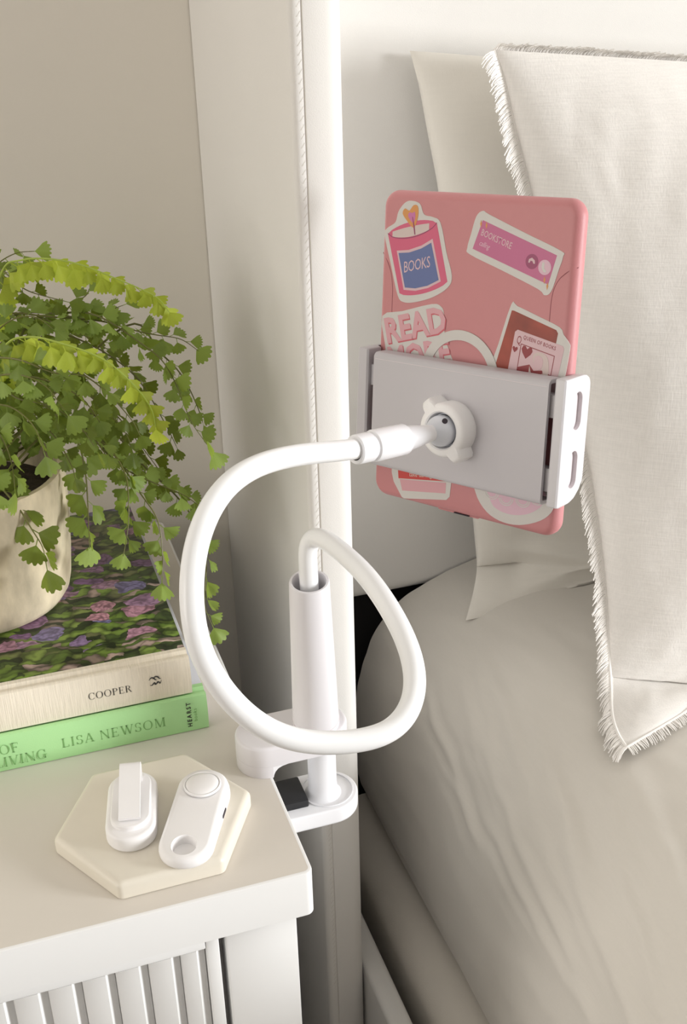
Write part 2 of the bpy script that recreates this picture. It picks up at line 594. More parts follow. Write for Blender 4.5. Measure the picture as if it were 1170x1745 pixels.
# side walls with window openings: daylight on the right, added fill opening left
def window_wall(name, label, xa, xb, y0, y1, z0, z1, wname, wlabel, xf0, xf1, xs0, xs1):
    bm = bmesh.new()
    box(xa, xb, Y0, Y1, 0.0, z0, bm=bm)
    box(xa, xb, Y0, Y1, z1, ZC, bm=bm)
    box(xa, xb, Y0, y0, z0, z1, bm=bm)
    box(xa, xb, y1, Y1, z0, z1, bm=bm)
    tag(emit(name, bm, M['wall'], smooth=False), label, 'wall', kind='structure')
    wf = tag(empty(wname, ((xf0 + xf1) / 2, (y0 + y1) / 2, z0)), wlabel, 'window', kind='structure')
    bm = bmesh.new()
    ym = (y0 + y1) / 2
    for a, b, c, d in ((y0, y1, z0, z0 + 0.05), (y0, y1, z1 - 0.05, z1), (y0, y0 + 0.05, z0, z1), (y1 - 0.05, y1, z0, z1), (ym - 0.025, ym + 0.025, z0, z1)):
        box(xf0, xf1, a, b, c, d, bm=bm)
    emit('window_frame', bm, M['nswhite'], wf, smooth=False)
    emit('window_sill', box(xs0, xs1, y0 - 0.03, y1 + 0.03, z0 - 0.03, z0 - 0.001, 0.004, 2), M['nswhite'], wf)
window_wall('wall_right', 'beige painted wall with the window opening', X1, X1 + 0.12, -1.50, -0.54, 0.58, 1.58, 'window_1', 'white framed window in the right wall', X1 + 0.07, X1 + 0.11, X1 - 0.06, X1 + 0.11)
window_wall('wall_left', 'warm beige painted wall left of the nightstand', X0 - 0.12, X0, -0.38, 0.62, 0.60, 1.80, 'fill_window', 'white framed window added in the left wall for fill light', X0 - 0.11, X0 - 0.07, X0 - 0.11, X0 + 0.02)

# ------------------------------------------------------------------ bed frame: wing headboard and side rail
bed = tag(empty('bed_frame', (0.206, 0.80, 0.0)), 'cream upholstered winged headboard and bed frame right of the nightstand', 'bed frame')
def corner(cx, cy, r, a0, a1, n=6):
    return [(cx + r * math.cos(math.radians(a0 + (a1 - a0) * i / n)), cy + r * math.sin(math.radians(a0 + (a1 - a0) * i / n))) for i in range(n + 1)]
bm = prism([(0.1900, 0.944)] + corner(0.1950, 0.6770, 0.005, 180, 270) + corner(0.1969, 0.6726, 0.0006, 270, 360, 2) + [(0.1975, 0.944)], 0.0, 1.36)
wing_outer = emit('wing_outer_panel', bm, M['uphol'], bed)
bm = prism([(0.1976, 0.944)] + corner(0.1982, 0.6718, 0.0006, 180, 270, 2) + corner(0.2105, 0.6832, 0.0120, 270, 360, 8) + [(0.2225, 0.944)], 0.0, 1.36)
wing = emit('wing', bm, M['uphol'], bed)
# welt along the front corner of the wing, with small slanted stitches
emit('seam', tube([(0.19755, 0.6723, z / 50) for z in range(1, 68)], 0.00035, 6), M['stitch'], wing_outer)
bm = bmesh.new()
for i in range(210):
    z = 0.28 + i * 0.0050
    tube([(0.1945, 0.67195, z), (0.1966, 0.67195, z + 0.0030)], 0.00013, 4, bm)
emit('stitching', bm, M['stitch'], wing_outer, kind='stuff')
# padded headboard, its lower edge rolled
bm = box(0.2225, 1.93, 0.870, 0.944, 0.52, 1.36, 0.013, 5)
emit('headboard_panel', bm, M['uphol'], bed)
bm = prism(rrect(1.93, 1.962, 0.671, 0.944, 0.0085, 6), 0.0, 1.36, 0.004, 3)
emit('wing', bm, M['uphol'], bed)
for x0, x1 in ((0.2235, 0.2425), (1.910, 1.929)):
    emit('side_rail', box(x0, x1, -1.25, 0.868, 0.09, 0.281, 0.005, 4), M['uphol'], bed)
emit('foot_rail', box(0.2235, 1.929, -1.275, -1.25, 0.09, 0.281, 0.005, 4), M['uphol'], bed)
emit('gap_shade_block', box(0.2226, 1.929, 0.900, 0.943, 0.10, 0.5195), M['gapshade'], bed, smooth=False, label='added black block for the shade below the padded panel')  # added black block, paints the shade in the gap under the headboard
emit('slat_base', box(0.245, 1.905, -1.245, 0.866, 0.14, 0.165), M['border'], bed)

# ------------------------------------------------------------------ mattress with its sheet
mattress = tag(empty('mattress', (1.07, -0.15, 0.166)), 'thick soft mattress covered in a creamy cotton sheet', 'mattress')
half = [(0.2935, 0.300), (0.2870, 0.312), (0.2835, 0.335), (0.2825, 0.370), (0.2835, 0.410), (0.2865, 0.440), (0.2930, 0.468), (0.303, 0.490), (0.318, 0.507), (0.338, 0.521), (0.365, 0.534), (0.400, 0.545), (0.450, 0.553), (0.53, 0.559), (0.65, 0.562), (0.85, 0.564), (1.07, 0.565)]
leftp = catmull([(x, 0, z) for x, z in half], 9)
prof = [(p.x, p.z) for p in leftp] + [(2.145 - x, z) for x, z in reversed(half[:-1])]
nl = len(leftp)
ys = [0.868 - 0.004 * i for i in range(12)] + [0.820 - 0.0035 * i for i in range(1, 191)] + [0.155 - 0.1 * i for i in range(1, 14)] + [-1.235]

CREASES = [  # (x0, y0, x1, y1, width, height): soft pulls in the cloth, running from the cushion down the side
    (0.365, 0.62, 0.290, 0.30, 0.0060, 0.0030), (0.345, 0.70, 0.288, 0.42, 0.0050, 0.0022), (0.40, 0.55, 0.32, 0.22, 0.0080, 0.0026),
    (0.325, 0.76, 0.286, 0.60, 0.0045, 0.0020), (0.305, 0.62, 0.284, 0.40, 0.0045, 0.0016), (0.45, 0.50, 0.40, 0.20, 0.0100, 0.0030),
    (0.37, 0.72, 0.345, 0.60, 0.0060, 0.0016), (0.300, 0.72, 0.284, 0.52, 0.0040, 0.0014),
]

crng = random.Random(3)
for _ in range(22):      # finer pulls down the side of the mattress
    xa, ya = crng.uniform(0.292, 0.40), crng.uniform(0.40, 0.78)
    ln_ = crng.uniform(0.07, 0.20)
    CREASES.append((xa, ya, xa - ln_ * crng.uniform(0.16, 0.30), ya - ln_, crng.uniform(0.0022, 0.0045), crng.uniform(0.0004, 0.0010)))

def crease(x, y, z):
    # the side of the mattress is unrolled downwards so that a pull keeps its slant there
    s = x - max(0.0, 0.50 - z) * 0.55
    h = 0.0
    for x0, y0, x1, y1, w, a in CREASES:
        f = (y0 - y) / (y0 - y1)
        if -0.1 < f < 1.1:
            cx = x0 + (x1 - x0) * f
            e = max(0.0, min(1.0, (f + 0.1) / 0.3, (1.1 - f) / 0.3))
            wob = 0.004 * mnoise.noise(Vector((y * 30, x0 * 50, 0)))
            d = (s - cx + 0.02 + wob) / w
            h += a * e * (math.exp(-d * d) - 0.55 * math.exp(-((d - 1.6) ** 2)))
    return h

bm = bmesh.new()
rows = []
for y in ys:
    row = []
    for k, (x, z) in enumerate(prof):
        e = max(0.0, (y - 0.800) / 0.068)
        f = max(0.0, (-1.15 - y) / 0.085)
        dz = -0.003 * e * e - 0.03 * f * f
        zz = z + dz * max(0.0, min(1.0, (z - 0.40) / 0.1))
        a, b = prof[max(k - 1, 0)], prof[min(k + 1, len(prof) - 1)]
        nx, nz = -(b[1] - a[1]), (b[0] - a[0])
        l = math.hypot(nx, nz)
        nx, nz = nx / l, nz / l
        amp = 0.0045 * mnoise.noise(Vector((x * 7 + 3, y * 4.5, z * 7))) + 0.0022 * mnoise.noise(Vector((x * 22, y * 11 + 4, z * 22)))
        amp += 0.0009 * mnoise.noise(Vector((x * 70 + y * 20, y * 18, z * 60)))
        if x < 0.8:
            amp += crease(x, y, z)
        if z < 0.33:
            amp *= 0.25
        row.append(bm.verts.new((x + nx * amp, y, zz + nz * amp)))
    rows.append(row)
for p, q in zip(rows, rows[1:]):
    for i in range(len(p) - 1):
        bm.faces.new((p[i], p[i + 1], q[i + 1], q[i]))
    bm.faces.new((p[-1], p[0], q[0], q[-1]))
bm.faces.new(rows[0])
bm.faces.new(list(reversed(rows[-1])))
emit('bed_sheet', bm, M['sheet'], mattress, angle=70)
# lower border of the mattress below the tucked edge of the sheet
bp = rrect(0.2560, 1.890, 0.166, 0.303, 0.030, 8)
bm = bmesh.new()
rows = []
for y in [0.864 - 0.03 * i for i in range(30)] + [-0.2, -0.6, -1.0, -1.235]:
    rows.append([bm.verts.new((x + (0.002 * mnoise.noise(Vector((y * 9, z * 12, 1))) if x < 0.4 else 0), y, z)) for x, z in bp])
for p, q in zip(rows, rows[1:]):
    for i in range(len(p)):
        bm.faces.new((p[i], p[(i + 1) % len(p)], q[(i + 1) % len(p)], q[i]))
bm.faces.new(rows[0])
bm.faces.new(list(reversed(rows[-1])))
emit('mattress_border', bm, M['border'], mattress, angle=60)

# ------------------------------------------------------------------ pillows
def cushion_mesh(left, right, body, flap, back, crease_t, ns=64, nb=72, nf=22, disp=None, floor_z=None, max_y=None, forward=0.9, droop=0.0, top_fwd=0.0):
    """left / right: tables t -> (x, y, z) of the side seams. Rows run down the body to a crease at crease_t(s),
    then over the flattened edge that lies on the mattress; front and back sheet share the seam."""
    bm = bmesh.new()
    lt, rt = smooth_tab(left, 90, 2), smooth_tab(right, 90, 2)
    def base(s, t):
        return Vector(lerp_list(lt, t)).lerp(Vector(lerp_list(rt, t)), s)
    def norm(s, t):
        du = base(min(s + 0.02, 1), t) - base(max(s - 0.02, 0), t)
        dv = base(s, min(t + 0.04, 1)) - base(s, max(t - 0.04, 0))
        n = dv.cross(du).normalized()
        return -n if n.y > 0 else n
    sheets, border = [], {}
    nt = nb + nf
    for side in (1, -1):
        g = []
        for i in range(ns + 1):
            s = (i / ns) ** 1.5
            ct = crease_t(s)
            r = []
            for j in range(nt + 1):
                onbody = j <= nb
                w = (1 - math.cos(math.pi * j / nb)) / 2 if onbody else (j - nb) / nf
                t = w * ct if onbody else ct + w * (1 - ct)
                edge = i in (0, ns) or j in (0, nt)
                if edge and (i, j) in border:
                    r.append(border[(i, j)])
                    continue
                p, n = base(s, t), norm(s, t)
                if not edge:
                    if side > 0:
                        if onbody:
                            f = max(forward * max(0.0, min(1.0, (w - 0.35) / 0.4)), top_fwd * max(0.0, 1 - w / 0.30))
                            n = n.lerp(Vector((0.0, -1.0, 0.06 - droop * max(0.0, (w - 0.6) / 0.4))), f).normalized()
                            p = p + n * body(s, w)
                        else:
                            n = n.lerp(n.lerp(Vector((0.0, -1.0, 0.06 - droop)), forward).normalized(), (1 - w) ** 2).normalized()
                            p = p + n * (flap(s, w) + body(s, 1.0) * (1 - w) ** 2)
                    else:
                        p = p - n * back(s, t)
                    if disp:
                        p = p + n * side * disp(s, t, side)
                if floor_z is not None:
                    p.z = max(p.z, floor_z(p.x, p.y))
                if max_y is not None:
                    p.y = min(p.y, max_y)
                v = bm.verts.new(p)
                if edge:
                    border[(i, j)] = v
                r.append(v)
            g.append(r)
        sheets.append(g)
    for k, g in enumerate(sheets):
        for i in range(ns):
            for j in range(nt):
                f = (g[i][j], g[i + 1][j], g[i + 1][j + 1], g[i][j + 1])
                bm.faces.new(f if k == 0 else tuple(reversed(f)))
    seam = {'left': [sheets[0][0][j].co.copy() for j in range(nt + 1)], 'top': [sheets[0][i][0].co.copy() for i in range(ns + 1)], 'bottom': [sheets[0][i][nt].co.copy() for i in range(ns + 1)]}
    return bm, seam

def dome(v, p):
    return max(0.0, math.sin(math.pi * max(0.0, min(1.0, v)))) ** p

def mat_top(x, y):
    for (x0, z0), (x1, z1) in zip(half, half[1:]):
        if z0 > 0.45 and x0 <= x <= x1:
            return z0 + (z1 - z0) * (x - x0) / (x1 - x0)
    return 0.565

# plain pillow against the headboard
L1 = [(0.0, 0.3335, 0.858, 0.986), (0.05, 0.3395, 0.856, 0.964), (0.13, 0.3450, 0.850, 0.927), (0.20, 0.3510, 0.845, 0.892), (0.45, 0.364, 0.835, 0.770), (0.70, 0.376, 0.826, 0.640), (0.80, 0.3795, 0.820, 0.590), (0.86, 0.3790, 0.812, 0.566), (0.92, 0.370, 0.800, 0.550), (1.0, 0.3550, 0.781, 0.537)]
R1 = [(0.0, 1.02, 0.855, 0.900), (0.2, 1.02, 0.845, 0.845), (0.5, 1.02, 0.835, 0.725), (0.8, 1.02, 0.815, 0.60), (0.92, 1.02, 0.76, 0.572), (1.0, 1.02, 0.72, 0.570)]
def body1(s, w):
    open_ = 1 - 0.22 * max(0.0, min(1.0, (s - 0.06) / 0.14))      # the crease dies out away from the corner
    return 0.062 * dome(s, 0.42) * dome(0.02 + 0.98 * w * open_, 0.40)
def flap1(s, w):
    return 0.012 * dome(min(1.0, s * 4), 0.5) * dome(w, 0.7) + 0.006 * dome(w, 0.6) * max(0.0, mnoise.noise(Vector((s * 22, 2, 1))))
def d1(s, t, side):
    fold = 0.006 * math.exp(-((t - 0.80 - 0.35 * s) / 0.018) ** 2) * math.exp(-((s - 0.10) / 0.09) ** 2)
    return (fold + 0.005 * mnoise.noise(Vector((s * 7, t * 6, side))) + 0.002 * mnoise.noise(Vector((s * 20 + t * 9, t * 14, side)))) * min(1, s * 12, t * 12, (1 - t) * 12)
bm, seam1 = cushion_mesh(L1, R1, body1, flap1, lambda s, t: 0.02 * dome(s, 0.5) * dome(t, 0.5), lambda s: 0.855 + 0.10 * min(s, 0.3), disp=d1, floor_z=lambda x, y: mat_top(x, y) + 0.0015, max_y=0.8695)
pillow = tag(empty('pillow', (0.6, 0.81, 0.56)), 'plain cream pillow leaning on the headboard behind the fringed cushion', 'pillow')
emit('pillowcase', bm, M['pillow'], pillow, angle=80)

# fringed linen cushion in front
L2 = [(0.0, 0.3740, 0.800, 0.989), (0.035, 0.3807, 0.797, 0.9714), (0.12, 0.3866, 0.785, 0.9329), (0.18, 0.3919, 0.776, 0.9054), (0.55, 0.4216, 0.710, 0.6974), (0.64, 0.4246, 0.695, 0.6542), (0.72, 0.4254, 0.680, 0.6106), (0.78, 0.4230, 0.668, 0.582), (0.84, 0.4160, 0.650, 0.562), (0.89, 0.4071, 0.6313, 0.555), (0.94, 0.3914, 0.6021, 0.551), (0.98, 0.3842, 0.5791, 0.550), (1.0, 0.3841, 0.5686, 0.550)]
R2 = [(0.0, 0.86, 0.795, 0.938), (0.2, 0.86, 0.775, 0.860), (0.55, 0.86, 0.725, 0.695), (0.80, 0.86, 0.705, 0.590), (1.0, 0.86, 0.715, 0.572)]
def crease2(s):
    return 0.985 - 0.115 * max(0.0, 1 - s / 0.26)
def body2(s, w):
    return 0.100 * dome(s, 0.58) * dome(0.015 + 0.985 * w, 0.40)
def flap2(s, w):
    return 0.009 * max(0.0, 1 - s / 0.35) * dome(w, 0.6) * min(1.0, s * 14)
def d2(s, t, side):
    e = min(1, s * 14, t * 14, (1 - t) * 10)
    return e * (0.006 * mnoise.noise(Vector((s * 6 + 2, t * 4, side))) + 0.0016 * mnoise.noise(Vector((s * 22 + t * 10, t * 9, side))) + 0.0006 * mnoise.noise(Vector((s * 60, t * 40, side))))
bm, seam2 = cushion_mesh(L2, R2, body2, flap2, lambda s, t: 0.006 * dome(s, 0.5) * dome(t, 0.5), crease2, ns=84, nb=90, nf=24, disp=d2, floor_z=lambda x, y: mat_top(x, y) + 0.0015, forward=0.9, droop=0.10, top_fwd=0.95)
cushion = tag(empty('cushion', (0.62, 0.70, 0.57)), 'off-white slub linen cushion with fringed edges in front of the plain pillow', 'cushion')
emit('cushion_cover', bm, M['linen'], cushion, angle=80)

# fringe: loose loops of thread along the seam
bm = bmesh.new()
def fringe(path, count, l0, l1, outward, lean, r=0.00042):
    ln = [0.0]
    for a, b in zip(path, path[1:]):
        ln.append(ln[-1] + (b - a).length)
    for k in range(count):
        d = ln[-1] * (k + RNG.random() * 0.7) / count
        i = max(j for j in range(len(ln)) if ln[j] <= d)
        i = min(i, len(path) - 2)
        f = (d - ln[i]) / max(1e-9, ln[i + 1] - ln[i])
        p = path[i].lerp(path[i + 1], f)
        tan = (path[i + 1] - path[i]).normalized()
        o = outward(p, tan)
        clump = mnoise.noise(Vector((d * 75, 3.3, 0)))
        L = (l0 + (l1 - l0) * (0.5 + 0.5 * mnoise.noise(Vector((d * 40, 0, 7))))) * RNG.uniform(0.75, 1.1)
        dirv = (o + tan * (lean + 0.55 * clump + RNG.uniform(-0.18, 0.18)) + Vector((0, -0.25, RNG.uniform(-0.25, 0.1)))).normalized()
        sag = Vector((0, -0.10, -0.35)) * L
        q = [p - o * 0.002, p + dirv * L * 0.35 + sag * 0.05, p + dirv * L * 0.7 + sag * 0.28, p + dirv * L + sag * 0.75]
        tube(q, [r * 1.4, r * 1.3, r, r * 0.6], 4, bm, cap=False)
left_path = [Vector(p) for p in seam2['left']]
fringe(left_path, 1000, 0.011, 0.018, lambda p, t: Vector((-1, -0.15, 0)), 0.25, 0.00048)
top_path = [Vector(p) for p in seam2['top'] if p.x < 0.75]
fringe(top_path, 760, 0.008, 0.013, lambda p, t: Vector((0, -0.45, 0.9)), 0.35, 0.00046)
bot_path = [Vector(p) for p in seam2['bottom'] if p.x < 0.75]
fringe(bot_path, 300, 0.006, 0.010, lambda p, t: Vector((0, -1, 0.1)), 0.2)
emit('fringe', bm, M['fringe'], cushion, kind='stuff', label='white thread fringe')
# twisted edge cord that carries the fringe
bm = bmesh.new()
edge = list(reversed(top_path)) + left_path[1:] + bot_path[1:]
tube(edge, 0.0013, 6, bm)
emit('edge_cord', bm, M['fringe'], cushion)

# ------------------------------------------------------------------ nightstand
ns = tag(empty('nightstand', (-0.11, 0.70, 0.0)), 'white nightstand with an overhanging top and grooved door', 'nightstand')
NX0, NX1 = -0.36, 0.119
def top_outline(q):
    return rrect(-0.37 + q, 0.1288 - q, 0.4772 + q, 0.935 - q, 0.0050 - q, 6)
# one white top: face tinted for dim warm light, added rim stays white
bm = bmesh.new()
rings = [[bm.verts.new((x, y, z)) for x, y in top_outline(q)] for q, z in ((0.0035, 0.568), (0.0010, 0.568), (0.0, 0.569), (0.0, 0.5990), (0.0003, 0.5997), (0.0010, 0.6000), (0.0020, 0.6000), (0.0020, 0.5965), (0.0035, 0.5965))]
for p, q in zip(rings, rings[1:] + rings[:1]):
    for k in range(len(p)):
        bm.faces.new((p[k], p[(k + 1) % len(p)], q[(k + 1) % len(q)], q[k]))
emit('unshaded_rim', bm, M['nswhite'], ns, angle=35)
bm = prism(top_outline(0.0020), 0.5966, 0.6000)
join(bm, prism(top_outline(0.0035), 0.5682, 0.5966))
emit('table_top', bm, M['nsshade'], ns, angle=35)
bm = bmesh.new()
box(NX0, NX1, 0.500, 0.930, 0.03, 0.5675, 0.001, 1, bm)
emit('cabinet_body', bm, M['nswhite'], ns)
emit('stile', box(0.0772, NX1, 0.483, 0.5005, 0.03, 0.5675, 0.0012, 2), M['nswhite'], ns)
emit('stile', box(NX0, NX0 + 0.042, 0.483, 0.5005, 0.03, 0.5675, 0.0012, 2), M['nswhite'], ns)
emit('plinth', box(NX0, NX1, 0.488, 0.93, 0.0, 0.0295, 0.001, 1), M['nswhite'], ns)
door = emit('door', box(NX0 + 0.0455, 0.0735, 0.4895, 0.4985, 0.035, 0.5655, 0.0008, 1), M['nswhite'], ns)
# raised boards of the door with grooves left open between them
emit('door_stile', box(0.0660, 0.0735, 0.4835, 0.4897, 0.035, 0.5655, 0.0010, 2), M['nswhite'], door)
emit('door_stile', box(NX0 + 0.0455, NX0 + 0.0530, 0.4835, 0.4897, 0.035, 0.5655, 0.0010, 2), M['nswhite'], door)
emit('door_rail', box(NX0 + 0.0533, 0.0657, 0.4835, 0.4897, 0.5570, 0.5655, 0.0008, 2), M['nswhite'], door)
emit('door_rail', box(NX0 + 0.0533, 0.0657, 0.4835, 0.4897, 0.035, 0.070, 0.0008, 2), M['nswhite'], door)
def groove_board(x0, x1):
    """vertical board whose edges fall away in a quarter-round to form a rounded groove with its neighbour"""
    y0, y1 = 0.4838, 0.4896
    pr = [(x0, y1), (x0, y0 + 0.0002), (x0 + 0.0003, y0)] + [(x1 - 0.0052 * math.cos(math.radians(a)), y0 + 0.0042 * math.sin(math.radians(a)) ** 1.2) for a in range(0, 91, 15)] + [(x1, y1)]
    return prism(list(reversed(pr)), 0.0702, 0.5568)
P = 0.01824
first = None
for k in range(-1, 22):
    xr = 0.0515 - 0.0003 - P * k
    xl = xr - (P - 0.0003)
    if k == -1:
        xr, xl = 0.0655, 0.0515
    if xl < NX0 + 0.055:
        break
    if k == -1:
        emit('slat', groove_board(xl, xr), M['nswhite'], door, angle=50)
    elif first is None:
        first = emit('slat', groove_board(xl, xr), M['nswhite'], door, angle=50)
        fx = xr
    else:
        c = first.copy()
        c.location.x = xr - fx
        col.objects.link(c)

# ------------------------------------------------------------------ lettering
def text_mesh(body, height, bold=0.0, shear=0.0, spacing=1.0):
    cu = bpy.data.curves.new('lettering', 'FONT')
    cu.body = body
    cu.size = height / 0.69
    cu.offset = bold * height
    cu.shear = shear
    cu.space_character = spacing
    cu.resolution_u = 2
    ob = bpy.data.objects.new('lettering', cu)
    col.objects.link(ob)
    dg = bpy.context.evaluated_depsgraph_get()
    me = bpy.data.meshes.new_from_object(ob.evaluated_get(dg))
    bpy.data.objects.remove(ob)
    bpy.data.curves.remove(cu)
    bm = bmesh.new()
    bm.from_mesh(me)
    bpy.data.meshes.remove(me)
    return bm

def serif(text, h, gap=0.16):
    """capitals with thick stems, hairlines and bracket serifs, drawn as flat polygons"""
    T, t = 0.125, 0.042
    bm = bmesh.new()
    def poly(pts, ox):
        bm.faces.new([bm.verts.new(((ox + x) * h, y * h, 0)) for x, y in pts])
    def V(ox, x, y0=0.0, y1=1.0, w=T, s=True):
        poly([(x, y0), (x + w, y0), (x + w, y1), (x, y1)], ox)
        if s:
            for y in (y0, y1):
                if y in (0.0, 1.0):
                    yy = (y, y + t) if y == 0.0 else (y - t, y)
                    poly([(x - 0.07, yy[0]), (x + w + 0.07, yy[0]), (x + w + 0.07, yy[1]), (x - 0.07, yy[1])], ox)
    def H(ox, x0, x1, y, w=t):
        poly([(x0, y), (x1, y), (x1, y + w), (x0, y + w)], ox)
    def D(ox, x0, y0, x1, y1, w):
        poly([(x0, y0), (x0 + w, y0), (x1 + w, y1), (x1, y1)], ox)
    def A(ox, cx, cy, rx, ry, a0, a1, tm=T, n=18):
        pts_o, pts_i = [], []
        for i in range(n + 1):
            a = math.radians(a0 + (a1 - a0) * i / n)
            th = t + (tm - t) * abs(math.cos(a)) ** 1.5
            pts_o.append((cx + rx * math.cos(a), cy + ry * math.sin(a)))
            pts_i.append((cx + (rx - th) * math.cos(a), cy + (ry - t) * math.sin(a)))
        for i in range(n):
            poly([pts_o[i], pts_o[i + 1], pts_i[i + 1], pts_i[i]], ox)
    x = 0.0
    for ch in text:
        w = 0.7
        if ch == ' ':
            x += 0.38
            continue
        if ch == 'C':
            A(x, .42, .5, .42, .52, 40, 320); V(x, .70, .66, .98, t, False); w = .76
        elif ch == 'G':
            A(x, .42, .5, .42, .52, 40, 320); V(x, .70, .66, .98, t, False); V(x, .64, .04, .42, T, False); H(x, .54, .86, .42); w = .84
        elif ch == 'O':
            A(x, .44, .5, .44, .52, 0, 360, n=30); w = .88
        elif ch == 'P':
            V(x, .07); A(x, .30, .745, .32, .255, -90, 90); H(x, .15, .32, .958); H(x, .15, .32, .49); w = .64
        elif ch == 'R':
            V(x, .07); A(x, .30, .755, .30, .245, -90, 90); H(x, .15, .32, .958); H(x, .15, .32, .51); D(x, .62, 0, .30, .53, T); H(x, .60, .80, 0); w = .78
        elif ch == 'E':
            V(x, .07); H(x, .15, .58, .958); H(x, .15, .62, 0); H(x, .15, .45, .49); V(x, .55, .80, .99, t, False); V(x, .59, 0, .22, t, False); V(x, .43, .42, .60, t, False); w = .66
        elif ch == 'F':
            V(x, .07); H(x, .15, .58, .958); H(x, .15, .45, .49); V(x, .55, .80, .99, t, False); V(x, .43, .42, .60, t, False); w = .60
        elif ch == 'L':
            V(x, .07); H(x, .15, .60, 0); V(x, .57, 0, .24, t, False); w = .64
        elif ch == 'I':
            V(x, .07); w = .28
        elif ch == 'S':
            A(x, .29, .74, .26, .27, 20, 250, .10); A(x, .29, .26, .29, .27, -160, 90, .12); V(x, .50, .72, .97, t, False); V(x, .02, .03, .30, t, False); w = .58
        elif ch == 'A':
            D(x, .05, 0, .36, 1.0, t); D(x, .64, 0, .34, 1.0, T); H(x, .2, .62, .32); H(x, -.02, .18, 0); H(x, .54, .86, 0); w = .82
        elif ch == 'N':
            V(x, .10, 0, 1, t); V(x, .72, 0, 1, t); D(x, .70, 0, .06, 1.0, T); w = .86
        elif ch == 'V':
            D(x, .36, 0, .04, 1.0, T); D(x, .42, 0, .72, 1.0, t); H(x, -.04, .26, .958); H(x, .62, .84, .958); w = .80
        elif ch == 'W':
            D(x, .32, 0, .04, 1.0, T); D(x, .37, 0, .58, 1.0, t); D(x, .78, 0, .50, 1.0, T); D(x, .83, 0, 1.08, 1.0, t); H(x, -.04, .26, .958); H(x, .44, .70, .958); H(x, .98, 1.2, .958); w = 1.14
        elif ch == 'M':
            V(x, .10, 0, 1, t); V(x, .82, 0, 1, T); D(x, .44, 0, .08, 1.0, T); D(x, .48, 0, .84, 1.0, t); w = 1.02
        x += w + gap
    return bm

# ------------------------------------------------------------------ books
def spine_frame(x, z, y):
    return Matrix.Translation((x, y, z)) @ Matrix.Rotation(math.radians(90), 4, 'X')

def book(name, label, x0, x1, y0, y1, z0, z1, cover, spine_m, board=0.0028, hinge=True, lip=0.004):
    root = tag(empty(name, ((x0 + x1) / 2, (y0 + y1) / 2, z0)), label, 'book', 'books stacked under the fern pot')
    emit('pages', box(x0 + lip, x1 - lip, y0 + 0.004, y1 - lip, z0 + board - 0.0002, z1 - board + 0.0002), M['pages'], root, smooth=False)
    hy = y0 + 0.0105
    emit('back_cover', box(x0, x1, hy, y1, z0, z0 + board, 0.0006, 2), cover, root)
    top = emit('front_cover', box(x0, x1, hy, y1, z1 - board, z1, 0.0006, 2), cover, root)
    # spine: slightly rounded back wrapping on to both boards, with a groove at the hinge
    pr = []
    n = 10
    for i in range(n + 1):
        f = i / n
        z = z0 + 0.0006 + (z1 - z0 - 0.0012) * f
        pr.append((y0 + 0.0016 * (2 * f - 1) ** 2, z))
    outer = [(hy + 0.0035, z0 - 0.0002), (hy, z0 - 0.0002), (hy - 0.0022, z0 + 0.0012), (hy - 0.0045, z0 + 0.0012), (hy - 0.0062, z0), (y0 + 0.003, z0 - 0.0001)] + pr + [(y0 + 0.003, z1 + 0.0001), (hy - 0.0062, z1), (hy - 0.0045, z1 - 0.0014), (hy - 0.0022, z1 - 0.0014), (hy, z1 + 0.0002), (hy + 0.0035, z1 + 0.0002)]
    inner = [(hy + 0.0035, z1 - 0.0006), (hy, z1 - 0.0012), (hy - 0.005, z1 - 0.0030), (y0 + 0.0045, z1 - 0.0026), (y0 + 0.0035, (z0 + z1) / 2), (y0 + 0.0045, z0 + 0.0026), (hy - 0.005, z0 + 0.0030), (hy, z0 + 0.0012), (hy + 0.0035, z0 + 0.0006)]
    poly = outer + inner
    bm = prism(poly, x0 - 0.0003, x1 + 0.0003)
    # prism axes (a, b, c) -> (y, z, x)
    bm.transform(Matrix(((0, 0, 1, 0), (1, 0, 0, 0), (0, 1, 0, 0), (0, 0, 0, 1))))
    sp = emit('spine', bm, spine_m, root, angle=35)
    return root, top, sp

gb, _, gsp = book('book', 'green clothbound book lying flat at the bottom of the stack', -0.205, 0.1022, 0.6245, 0.862, 0.600, 0.6272, M['jacket'], M['green'])
cb, ctop, csp = book('book', 'cream-spined book with a flower garden cover, on the green book', -0.200, 0.0940, 0.6275, 0.862, 0.6274, 0.6552, M['garden'], M['bookcloth'])
def put_text(bm, x, z, y, parent, m, rot=0.0, name='lettering'):
    bm.transform(Matrix.Rotation(rot, 4, 'Z'))
    emit(name, bm, m, parent, xf=spine_frame(x, z, y), smooth=False)
put_text(serif('COOPER', 0.0050), 0.0291, 0.6392, 0.62735, csp, M['ink'])
put_text(serif('N', 0.0062), -0.0312, 0.6362, 0.62735, csp, M['greyink'])
put_text(serif('LISA NEWSOM', 0.0068, 0.20), 0.0088, 0.6098, 0.62435, gsp, M['greentext'])
put_text(serif('OF', 0.0070), -0.0290, 0.6142, 0.62435, gsp, M['greentext'])
put_text(serif('LIVING', 0.0070), -0.0330, 0.6048, 0.62435, gsp, M['greentext'])
put_text(text_mesh('HEARST', 0.0028, 0.035, 0, 1.45), 0.0915, 0.6050, 0.62430, gsp, M['ink'], math.radians(90))
put_text(text_mesh('books', 0.0024, 0.0, 0, 1.2), 0.0952, 0.6085, 0.62430, gsp, M['greentext'], math.radians(90))
